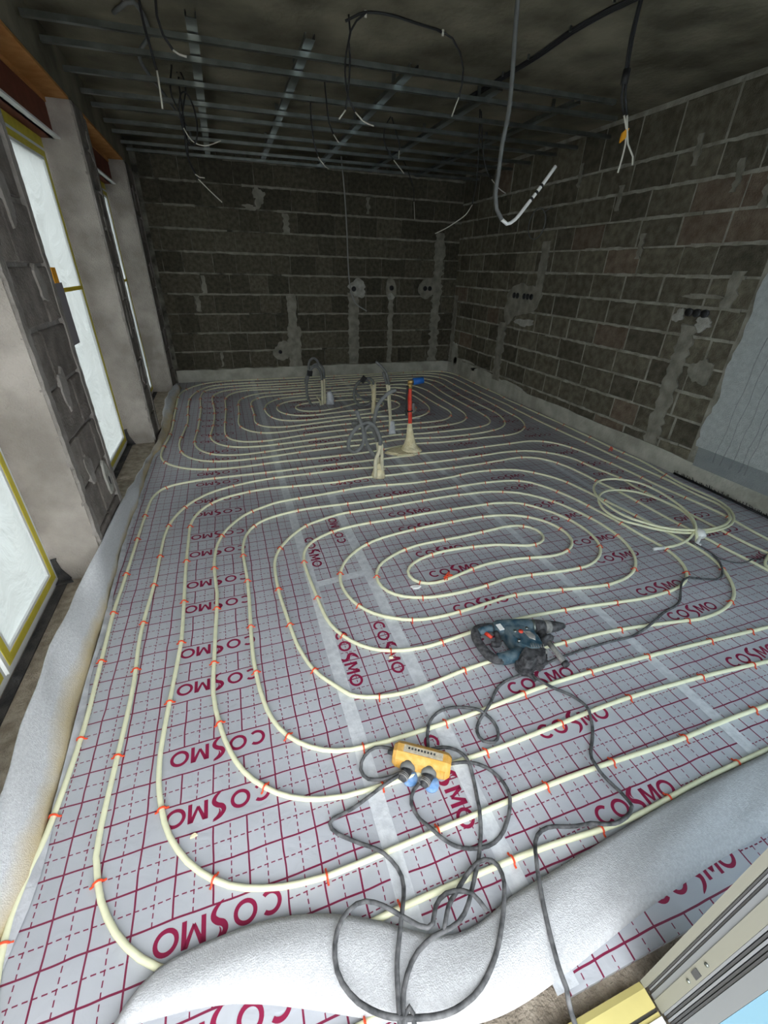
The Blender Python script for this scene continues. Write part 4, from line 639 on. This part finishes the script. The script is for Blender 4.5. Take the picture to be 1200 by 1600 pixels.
# ------------------------------------------------------------------ rising conduits
def conduit(parent, key, r=.0125, split=None, end='conduit', mats=('conduit_cream','conduit')):
    P = spline(pts3(key), .02)
    if split is None: MB().tube(P, r, 10).build('conduit', M[end], parent); return
    k = next((i for i, p in enumerate(P) if p.z > split), len(P)-1); k = max(2, min(k, len(P)-3))
    MB().tube(P[:k+1], r*1.08, 10).build('dusted_conduit', M[mats[0]], parent); MB().tube(P[k:], r, 10).build('conduit', M[mats[1]], parent)
c = thing('conduit_bundle', 'coiled grey conduits on a cream foamed stub in the middle of the floor', 'conduit', 'conduits rising from the floor')
for k in ('c5a','c5b','c5c','c5d'): conduit(c, k, .0148, .30)
MB().tube([(1.695,2.52,.0),(1.70,2.525,.05),(1.70,2.53,.12)], .04, 12, True, [.062,.050,.034]).build('foam_foot', M['foamgun'], c)
MB().box((1.665,2.485,.075),(1.745,2.575,.083)).build('cable_tie', M['conduit_cream'], c)
c = thing('conduit_bundle', 'tall looped conduits with a black tie at the centre of the rear spiral', 'conduit', 'conduits rising from the floor')
conduit(c,'c1a',.016,.30); conduit(c,'c1b',.016,.30); conduit(c,'c1c',.014); conduit(c,'c1d',.011,None,'conduit_cream')
MB().tube([(1.79,4.80,.0),(1.795,4.81,.09),(1.78,4.82,.16)], .05, 10, True, [.052,.048,.03]).build('taped_foot', M['tape'], c)
q = pts3('c1a')[7]; MB().tube([q+Vector((0,0,-.03)), q+Vector((.01,0,.03))], .034, 10).build('tie', M['cable'], c)
c = thing('conduit_bundle', 'round conduit coil with a black tie right of the rear spiral centre', 'conduit', 'conduits rising from the floor')
conduit(c,'c2a',.014,.34); conduit(c,'c2b',.013,.34)
q = pts3('c2a')[5]; MB().tube([q+Vector((-.03,0,-.03)), q+Vector((.02,0,.03))], .03, 10).build('tie', M['cable'], c)
MB().tube([(2.205,4.28,.0),(2.21,4.285,.20),(2.215,4.29,.36)], .035, 10, True, [.030,.028,.022]).build('foam_foot', M['foamgun'], c)
c = thing('conduit_bundle', 'pair of straight conduits bending left just behind the red tube', 'conduit', 'conduits rising from the floor')
conduit(c,'c3a',.013,.50); conduit(c,'c3b',.013,.50)
MB().tube([(2.175,3.51,.0),(2.175,3.515,.03),(2.17,3.52,.14)], .05, 10, True, [.042,.036,.026]).build('taped_foot', M['tape'], c)
c = thing('riser_tube', 'red water tube with blue cap standing in yellow foam', 'water pipe')
MB().tube(spline([(2.175,3.02,.10),(2.17,3.03,.3),(2.155,3.03,.5),(2.15,3.03,.60)]), .019, 12).build('tube', M['red'], c)
MB().tube([(2.18,3.01,.0),(2.18,3.015,.03),(2.178,3.018,.07),(2.176,3.02,.13),(2.172,3.025,.20),(2.168,3.03,.27)], .05, 14, True, [.12,.085,.058,.041,.030,.021]).build('foam_cone', M['foamgun'], c)
MB().prism(blob(2.10,2.98,.17,.11,20,.22), .001, .022, 'z', .15).build('foam_pad', M['foamgun'], c)
MB().cyl((2.15,3.03,.595),(2.15,3.03,.64),.022,seg=12).build('valve', M['brass'], c)
MB().cyl((2.13,3.03,.652),(2.19,3.03,.652),.017,seg=12).build('valve_arm', M['brass'], c)
MB().cyl((2.18,3.03,.652),(2.275,3.03,.662),.031,.029,14).build('cap', M['blue'], c)
MB().tube(spline([(2.125,3.02,.35),(2.12,3.02,.5),(2.125,3.02,.62)]), .010, 8).build('dark_sleeve', M['cable'], c)
MB().tube([(2.198,3.03,.38),(2.192,3.03,.46)], .016, 10).build('grey_sleeve', M['conduit'], c)
MB().tube([(2.163,3.03,.385),(2.162,3.03,.392)], .028, 12).build('cable_tie', M['cable'], c)

# ------------------------------------------------------------------ cords on the floor
PIPES_XY = []
def lift(P, base):
    out = []
    for p in P: out.append(Vector((p.x, p.y, base)))
    return out
def cord(key, label, r=.0060, base=.0066, extra=None, over=.020):
    P = spline(pts3(key), .015)
    out = []
    for p in P:
        z = base
        d = min((abs(p.x-q[0])+abs(p.y-q[1]) for q in NEAR.get((int(p.x*10), int(p.y*10)), ())), default=9)
        if d < .05: z = base+over*(1-max(0,(d-.012))/.038)
        if p.x < 2.7 and p.y < -.06 and in_foam(p): z = max(z, .050)
        out.append(Vector((p.x,p.y,z)))
    for _ in range(4):
        zz = [p.z for p in out]
        for i in range(1, len(out)-1): out[i].z = max(zz[i], .25*zz[i-1]+.5*zz[i]+.25*zz[i+1]) if zz[i] >= zz[i-1] else .25*zz[i-1]+.5*zz[i]+.25*zz[i+1]
    if extra: out = [Vector(e) for e in extra[0]]+out+[Vector(e) for e in extra[1]]
    return tag(MB().tube(out, r, 8).build('power_cord', M['cord']), label, 'cable', 'rubber power cords on the floor')
NEAR = {}
for k, z in (('front',PR),('p1',PR),('p2',PR),('p3',PR)):
    for p in spline(pts3(k, z), .01):
        if p.y > 1.6: continue
        for a in (-1,0,1):
            for b in (-1,0,1): NEAR.setdefault((int(p.x*10)+a, int(p.y*10)+b), []).append((p.x, p.y))
def in_foam(p):
    for i in range(len(IN)-1):
        if min(IN[i].x,OU[i].x)-.02 <= p.x <= max(IN[i+1].x,OU[i+1].x)+.02:
            if OU[i].y-.03 <= p.y <= IN[i].y+.03: return True
    return False
cord('drill_cord','dark rubber cord from the rotary hammer handle down over the front foam')
cord('supply_cord','thin black cord entering from the right under the pipe coil', .0042)
cord('supply_cord2','long dark cord winding past the rotary hammer into the socket box')
cord('box_loop','short cord loop on the left end of the orange socket box')
cord('plug_cord','sharply bent grey cord from the first plug down across the foam')
cord('plug_cord2','round cord loop from the second plug to the right end of the socket box')
cord('tangle','cord from the top of the socket box into the tangle on the foam')
cord('tangle2','large tangled cord loops lying on the front foam strip', .0062, .0085)
cord('tangle3','small upright cord loop at the bottom of the tangle', .0058, .012)

# ------------------------------------------------------------------ orange socket box
bx = thing('socket_box', 'dusty orange rubber socket box with two blue lids and black plugs', 'socket box')
a = Vector((1.022,.254,0)); b = Vector((1.183,.150,0)); ux = (b-a).normalized(); uy = Vector((ux.y,-ux.x,0))     # uy points to the socket side
L_ = (b-a).length+.01
def BP(u, v_, z): p = a+ux*u+uy*v_; return (p.x, p.y, z)
m = MB(); prof = [(-.004,.003),(.058,.003),(.066,.012),(.060,.050),(.040,.070),(.010,.070),(-.008,.055)]; nst = [(0,.72),(.012,.95),(.03,1),(L_-.03,1),(L_-.012,.95),(L_,.72)]
v = []; f = []
for u, sc in nst:
    for (pv, pz) in prof: v.append(BP(u, .03+(pv-.03)*sc, .036+(pz-.036)*sc))
n_ = len(prof)
for i in range(len(nst)-1):
    for j in range(n_): f.append((i*n_+j, i*n_+(j+1)%n_, (i+1)*n_+(j+1)%n_, (i+1)*n_+j))
f += [tuple(range(n_))[::-1], tuple(range((len(nst)-1)*n_, len(nst)*n_))]
m.add(v, f).build('housing', M['orange_box'], bx)
for k in range(14):
    u = .018+k*(L_-.036)/13; MB().box((0,0,0),(.001,.001,.001))
    q0, q1 = Vector(BP(u,.064,.016)), Vector(BP(u,.0595,.050)); MB().tube([q0,q1], .0017, 5).build('rib', M['orange_box'], bx)
lab = MB(); lab.add([BP(.035,.012,.0708),BP(L_-.03,.012,.0708),BP(L_-.03,.038,.0708),BP(.035,.038,.0708)],[(0,1,2,3)]); lab.build('label_plate', M['label_grey'], bx)
for k in range(9):
    u = .05+k*.011; MB().add([BP(u,.018,.0712),BP(u+.007,.018,.0712),BP(u+.007,.026,.0712),BP(u,.026,.0712)],[(0,1,2,3)]).build('print_mark', M['rubber'], bx)
for us in (.058,.132):
    c0, c1 = Vector(BP(us,.050,.030)), Vector(BP(us,.072,.026)); rim_ = MB().tube([c0,c1], .026, 20).build('socket_rim', M['conduit'], bx)
    MB().tube([c1,c1+(c1-c0)*.06], .021, 20).build('socket_well', M['rubber'], rim_)
    e = c1+uy*.038-ux*.012; plug_ = MB().tube([c1,c1+(e-c1)*.55,e+Vector((0,0,-.006))], .017, 14, True, [.019,.018,.011]).build('plug', M['rubber'], bx)
    for r_ in range(3):
        q = c1.lerp(e, .45+.13*r_); MB().tube([q, q+(e-c1)*.05], .0185, 14).build('grip_ring', M['drill_grey'], plug_)
    o = MB().tube([(0,0,-.0035),(0,0,.0035)], .026, 20).build('lid', M['lid_blue'], bx); p = c1+uy*.016+ux*.014; o.location = (p.x, p.y, .0105); o.rotation_euler = (.22,-.12,0)
MB().tube([BP(-.02,.03,.03),BP(.008,.03,.034)], .009, 10, True, [.007,.011]).build('cord_gland', M['rubber'], bx)

# ------------------------------------------------------------------ rotary hammer lying on its side
dr = thing('rotary_hammer', 'dusty dark blue rotary hammer lying on the foil', 'power tool')
def DT(name, pts, radii, m, seg=16): MB().tube([Vector(p) for p in pts], .01, seg, True, radii).build(name, M[m], dr)
DT('gear_housing', [(1.655,.640,.055),(1.675,.634,.055),(1.74,.617,.055),(1.82,.596,.055),(1.835,.592,.055)], [.026,.036,.040,.038,.034], 'drill_blue', 18)
DT('collar_ring', [(1.835,.592,.054),(1.845,.589,.054)], [.036,.036], 'galv', 18)
DT('front_collar', [(1.845,.589,.054),(1.875,.582,.052),(1.895,.578,.050)], [.035,.034,.031], 'rubber', 18)
DT('chuck_sleeve', [(1.895,.578,.050),(1.925,.573,.047)], [.032,.030], 'drill_grey', 18)
DT('chuck_cone', [(1.925,.573,.047),(1.965,.568,.042),(2.005,.564,.038)], [.029,.024,.013], 'rubber', 18)
DT('bit_seat', [(2.005,.564,.038),(2.012,.563,.037)], [.010,.008], 'drill_grey', 12)
m = MB(); m.prism([(1.682,.606),(1.775,.584),(1.806,.545),(1.795,.452),(1.762,.430),(1.722,.442),(1.692,.475),(1.680,.54)], .018, .098, 'z', .12); m.build('motor_housing', M['drill_blue'], dr)
MB().prism([(1.700,.480),(1.790,.462),(1.800,.430),(1.776,.398),(1.742,.384),(1.728,.402),(1.712,.388),(1.682,.374),(1.652,.388),(1.644,.425),(1.660,.455)], .010, .052, 'z', -.06).build('motor_end', M['rubber'], dr)
MB().prism([(1.705,.475),(1.788,.458),(1.797,.430),(1.774,.401),(1.744,.390),(1.729,.404),(1.712,.394),(1.684,.382),(1.658,.393),(1.650,.425),(1.664,.450)], .052, .092, 'z', .16).build('motor_cap', M['rubber'], dr)
for k in range(9):
    a_ = -.5+k*.22; MB().tube([(1.738+.006*k,.446-.002*k,.0905),(1.732+.0058*k,.412-.001*k,.0895)], .0018, 5).build('cooling_rib', M['drill_grey'], dr)
for k in range(6): MB().tube([(1.735+.010*k,.470-.004*k,.0985),(1.728+.010*k,.452-.004*k,.0975)], .0018, 5).build('vent_rib', M['drill_grey'], dr)
DT('lower_arm', [(1.715,.470,.048),(1.655,.470,.046),(1.610,.470,.045),(1.580,.480,.045)], [.034,.031,.028,.024], 'drill_blue', 14)
P = spline([(1.60,.468,.045),(1.570,.478,.045),(1.552,.515,.045),(1.546,.575,.048),(1.552,.625,.052),(1.575,.652,.055),(1.62,.652,.055),(1.665,.640,.055)], .012)
MB().tube(P, .021, 14).build('handle_grip', M['rubber'], dr)
MB().tube(spline([(1.572,.628,.062),(1.60,.632,.066),(1.64,.630,.068)], .01), .018, 12).build('handle_shell', M['drill_blue'], dr)
MB().tube([(1.600,.618,.060),(1.615,.585,.056)], .011, 10, True, [.010,.008]).build('trigger', M['red'], dr)
MB().tube(spline([(1.597,.560,.050),(1.625,.545,.050),(1.642,.575,.052),(1.655,.61,.054)], .01), .013, 10).build('inner_brace', M['rubber'], dr)
for (x, y) in ((1.712,.556),(1.775,.556),(1.697,.502)): MB().cyl((x,y,.088),(x,y,.101),.008,.007,12).build('screw_boss', M['galv'], dr)
o = MB().box((1.652,.585,.090),(1.676,.622,.0935)).build('rating_plate', M['paper'], dr)
MB().cyl((1.735,.545,.096),(1.735,.545,.1035),.011,.010,14).build('mode_button', M['red'], dr)
MB().prism([(1.745,.545),(1.775,.535),(1.782,.500),(1.768,.478),(1.748,.50)], .096, .1025, 'z', .15).build('mode_dial', M['drill_grey'], dr)
DT('side_handle_flange', [(1.862,.512,.042),(1.863,.500,.042),(1.864,.494,.042)], [.034,.036,.018], 'rubber', 20)
DT('side_handle_bar', [(1.864,.497,.040),(1.866,.44,.032),(1.868,.385,.024)], [.013,.012,.014], 'drill_grey', 12)
DT('side_handle_tip', [(1.868,.385,.024),(1.868,.368,.022)], [.017,.016], 'rubber', 12)
DT('side_handle_clamp', [(1.862,.575,.050),(1.862,.53,.045),(1.862,.51,.042)], [.020,.018,.016], 'rubber', 12)
DT('cord_sleeve', [(1.668,.398,.036),(1.676,.372,.028),(1.690,.345,.014)], [.010,.008,.006], 'rubber', 10)

# ------------------------------------------------------------------ small leavings on the foil
t = thing('clip_bunch', 'bunch of loose orange-red clips in the middle of the front spiral', 'clips')
for k in range(7):
    o = link('clip', CLIP, t, (1.65+random.uniform(-.03,.03), 1.10+random.uniform(-.025,.025), .004+.006*k)); o.rotation_euler = (random.uniform(-1.2,1.2), random.uniform(-1.2,1.2), random.uniform(0,3))
def scrap(x, y, r, lab, m='paper'):
    o = MB().prism(blob(x, y, r, r*.6, 9, .35), .001, .008, 'z', .2).build('paper_scrap', M[m]); tag(o, lab, 'scrap')
scrap(1.445,1.085,.028,'white paper scrap beside the bunch of clips'); scrap(2.63,2.72,.03,'small pale scrap left of the outer runs'); scrap(2.62,3.98,.07,'curled white paper scrap inside the rear spiral')
scrap(.345,.19,.010,'tiny cream crumb on the foil near the foam','foamgun'); scrap(1.15,.66,.010,'cream crumb next to the front spiral bend','foamgun')
t = thing('spare_clips', 'few loose red clips by the right base strip', 'clips')
for k in range(4):
    o = link('clip', CLIP, t, (4.10+.02*k, 2.46+.015*k, .003+.004*k)); o.rotation_euler = (random.uniform(-1,1), .5, k)
# black bristly edge strip at the foot of the plastered wall
t = thing('brush_strip', 'black bristly edging at the foot of the plastered wall', 'edging')
m = MB(); m.tube([(4.245,1.86,.012),(4.235,1.4,.012),(4.21,.95,.012)], .009, 6)
m.build('spine', M['cable'], t)
for k in range(70):
    y = 1.85-.9*k/70; x = 4.245-.035*(k/70)**1.5
    MB().tube([(x,y,.01),(x-.02+random.uniform(-.012,.012),y+random.uniform(-.01,.01),.04+random.uniform(-.01,.012))], .0024, 4).build('bristle', M['cable'], t)

# ------------------------------------------------------------------ sockets in the walls
def sockets(lab, ax, plane, pos, rim='conduit', r=.031):
    t = thing('flush_socket_box', lab, 'socket box', 'flush socket boxes in the walls')
    for (u, z) in pos:
        def Q(h): return (u, h, z) if ax == 'y' else (h, u, z)
        rm = MB().tube([Q(plane+.01),Q(plane-.021)], r, 20).build('box_rim', M['rubber'], t)
        MB().tube([Q(plane-.021),Q(plane-.0215)], r*.86, 20).build('box_hollow', M['cable'], rm)
sockets('single black socket box at the thin hanging cable on the back wall','y',YB,[(2.56,1.26)],r=.036)
sockets('single black socket box over the narrow plaster chase on the back wall','y',YB,[(3.165,1.28)],r=.036)
sockets('double black socket box near the corner of the back wall','y',YB,[(3.73,1.28),(3.81,1.28)],r=.035)
sockets('small low black hole box in the round patch on the back wall','y',YB,[(1.39,.39)],r=.028)
sockets('double socket box in the pale plaster on the right wall','x',XR,[(4.75,1.275),(4.675,1.275)],r=.034)
sockets('triple socket box in the pale plaster on the right wall','x',XR,[(4.53,1.275),(4.455,1.275),(4.38,1.275)],r=.034)
sockets('triple black socket box over the wide chase near the plastered wall','x',XR,[(2.25,1.28),(2.18,1.28),(2.11,1.28)],r=.031)

# ------------------------------------------------------------------ ceiling grid and cables
cg = thing('ceiling_grid', 'galvanised steel profile grid hung below the rear ceiling', 'ceiling grid')
def channel(p, q, wd, ht, nm):
    p, q = Vector(p), Vector(q); d = (q-p).normalized(); n_ = Vector((-d.y,d.x,0)); t_ = .0016
    sec = [(-wd/2,ht),(-wd/2,0),(wd/2,0),(wd/2,ht),(wd/2-.008,ht),(wd/2-.008,ht-t_),(wd/2-t_,ht-t_),(wd/2-t_,t_),(-wd/2+t_,t_),(-wd/2+t_,ht-t_),(-wd/2+.008,ht-t_),(-wd/2+.008,ht)]
    v = [p+n_*a_+Vector((0,0,b_)) for a_,b_ in sec]+[q+n_*a_+Vector((0,0,b_)) for a_,b_ in sec]; k = len(sec)
    MB().add(v, [(i,(i+1)%k,k+(i+1)%k,k+i) for i in range(k)]+[(0,1,8,9),(1,2,7,8),(2,3,6,7)]).build(nm, M['galv'], cg)
RY = [3.02,3.33,3.78,4.22,4.55,5.01,5.38,5.83,6.18]
for i, y in enumerate(RY):
    xe = 3.6 if i == 0 else 3.9 if i == 1 else 4.25
    channel((-.13,y+.006,2.615),(xe,y+.006-.04*(xe+.13),2.625),.032,.027,'rail')
for x, y0 in ((.70,3.05),(1.33,3.05),(2.03,3.2),(2.72,3.3),(3.4,3.3)):
    channel((x,y0-.25,2.650),(x+.03,6.3,2.650),.058,.027,'cross_profile')
    for y in (3.35,4.4,5.4): MB().box((x-.014,y-.004,2.66),(x+.014,y+.004,2.752)).build('hanger', M['galv'], cg)
def cable_thing(key, lab, r=.0055, pale='cable_pale', dark='cable', rp=None):
    t = thing('hanging_cable', lab, 'cable', 'cables hanging from the ceiling')
    MB().tube(spline(pts3(key+'_a'), .04), r, 7).build('sheath', M[dark], t)
    if len(DATA[key+'_b']) >= 6: MB().tube(spline(pts3(key+'_b'), .03), rp or r*.75, 7).build('stripped_end', M[pale], t)
cable_thing('h1','straight black cable with a pale end, hanging nearest the windows',.007)
cable_thing('h2','black cable bent into the first ceiling rail near the windows',.007)
cable_thing('h3a','coiled black cable drooping to a pale curved end below the first cross profile')
cable_thing('h3b','black cable hanging lowest at the first cross profile, hooked pale tip')
cable_thing('h3c','black cable with a long pale slanting end over the back wall')
cable_thing('h4a','left strand of the big ceiling cable arc, pale tip pointing left',.0055)
cable_thing('h4b','black cable with a long pale end curving right below the big arc',.0055)
cable_thing('h4c','right end of the big ceiling cable arc, hanging to a pale tip',.0055)
cable_thing('h5','thin grey cable hanging down to the single socket on the back wall',.009,'grey_cable','grey_cable')
cable_thing('h6','thick grey conduit hanging in a hook with a white upturned end',.0125,'white_pe','conduit',.0105)
cable_thing('h7a','black cable in the tagged pair, straight pale end',.0065)
cable_thing('h7b','black cable in the tagged pair, kinked pale end',.0065)
cable_thing('h8a','black cable ending in a wide pale curve toward the back wall corner')
cable_thing('h8b','short black cable with a pale end next to the thick grey conduit')
cable_thing('h9a','black cable with a pale slanting tip at the middle of the grid')
cable_thing('h9b','short straight black cable at the middle of the grid')
cable_thing('h10','black cable left of the long thin cable, pale curved tip')
cable_thing('h11','black cable under the second rail with a slanting pale tip')
cable_thing('h12','black cable with a straight pale end near the back wall')
P = pts3('h3a_a')[1]
t = thing('cable_coil', 'oval coil of black cable hung on the first cross profile', 'cable', 'cables hanging from the ceiling')
MB().tube([(P.x+.06+.055*math.cos(a_), P.y+.02*math.sin(a_*2), 2.60-.14+.15*math.sin(a_)) for a_ in [2*math.pi*i/40 for i in range(90)]], .0055, 6).build('coil', M['cable'], t)
t = thing('ceiling_cable', 'black cable arc stapled to the ceiling between two hanging strands', 'cable')
MB().tube(spline([(1.50,2.66,2.70),(1.61,2.64,2.742),(1.75,2.62,2.744),(1.92,2.65,2.744),(2.05,2.67,2.744),(2.10,2.675,2.735)], .03), .0065, 7).build('sheath', M['cable'], t)
for (x, y) in ((1.61,2.64),(2.09,2.67)): MB().box((x-.006,y-.003,2.722),(x+.006,y+.003,2.752)).build('staple', M['cable_pale'], t)
t = thing('ceiling_cable', 'bundle of black cables clipped across the bare ceiling', 'cable')
for k in range(3):
    d = (k-1)*.018
    MB().tube(spline([(2.87+d,1.55,2.742),(2.83+d,2.0,2.742),(2.80+d,2.11,2.741),(2.775+d,2.39,2.742),(2.79+d,2.74,2.742),(2.78+d,3.03,2.742),(2.77+d*1.2,3.4,2.742),(2.765+d*1.4,3.6,2.747)], .05), .0065, 7).build('sheath', M['cable'], t)
for y in (2.02,2.35,2.75,3.05): MB().box((2.73,y-.004,2.725),(2.742,y+.004,2.752)).build('clip_bracket', M['galv'], t)
t_h6 = next(o for o in COL.objects if o.get('label', '').startswith('thick grey conduit'))
P6 = spline(pts3('h6_b'), .02)
for i in range(len(P6)//2, len(P6)-6, 2): MB().tube([P6[i], P6[i].lerp(P6[i+1], .7)], .0107, 7).build('print_mark', M['cable'], t_h6)
t = thing('cable_tag', 'orange tag on the pair of cables near the right wall', 'tag')
q = pts3('h7a_b')[1]; MB().prism([(q.x-.03,q.z-.055),(q.x+.002,q.z-.03),(q.x+.012,q.z+.015),(q.x-.006,q.z+.01),(q.x-.028,q.z-.01)], q.y-.004, q.y+.006, 'y').build('tag_sheet', M['orange_tag'], t)
q = pts3('h7a_a')[3]; MB().tube([(q.x+.006,q.y,q.z-.03),(q.x+.006,q.y,q.z+.03)], .019, 10).build('tie', M['cable'], t)
t = thing('cable_ring', 'pale round cable coil hanging on the right block wall', 'cable')
MB().tube([(XR-.03, 4.50+.155*math.cos(a_)*(1+.03*math.sin(a_*.5)), 2.03+.15*math.sin(a_)) for a_ in [2*math.pi*i/36 for i in range(60)]], .006, 6).build('coil', M['conduit'], t)
MB().tube([(XR-.02,4.42,2.13),(XR-.02,4.30,2.17),(XR-.005,4.28,2.17)], .006, 6).build('wall_end', M['conduit'], t)
# sprinkled ceiling conduit near the window side
t = thing('ceiling_conduit', 'pale flexible conduit running over the grid by the windows', 'conduit')
MB().tube(spline([(.30,3.15,2.73),(.42,3.0,2.735),(.46,3.3,2.72),(.36,3.6,2.68),(.44,4.3,2.69),(.52,5.0,2.70),(.58,5.5,2.70),(.55,5.8,2.68)], .05), .011, 8).build('sheath', M['conduit'], t)
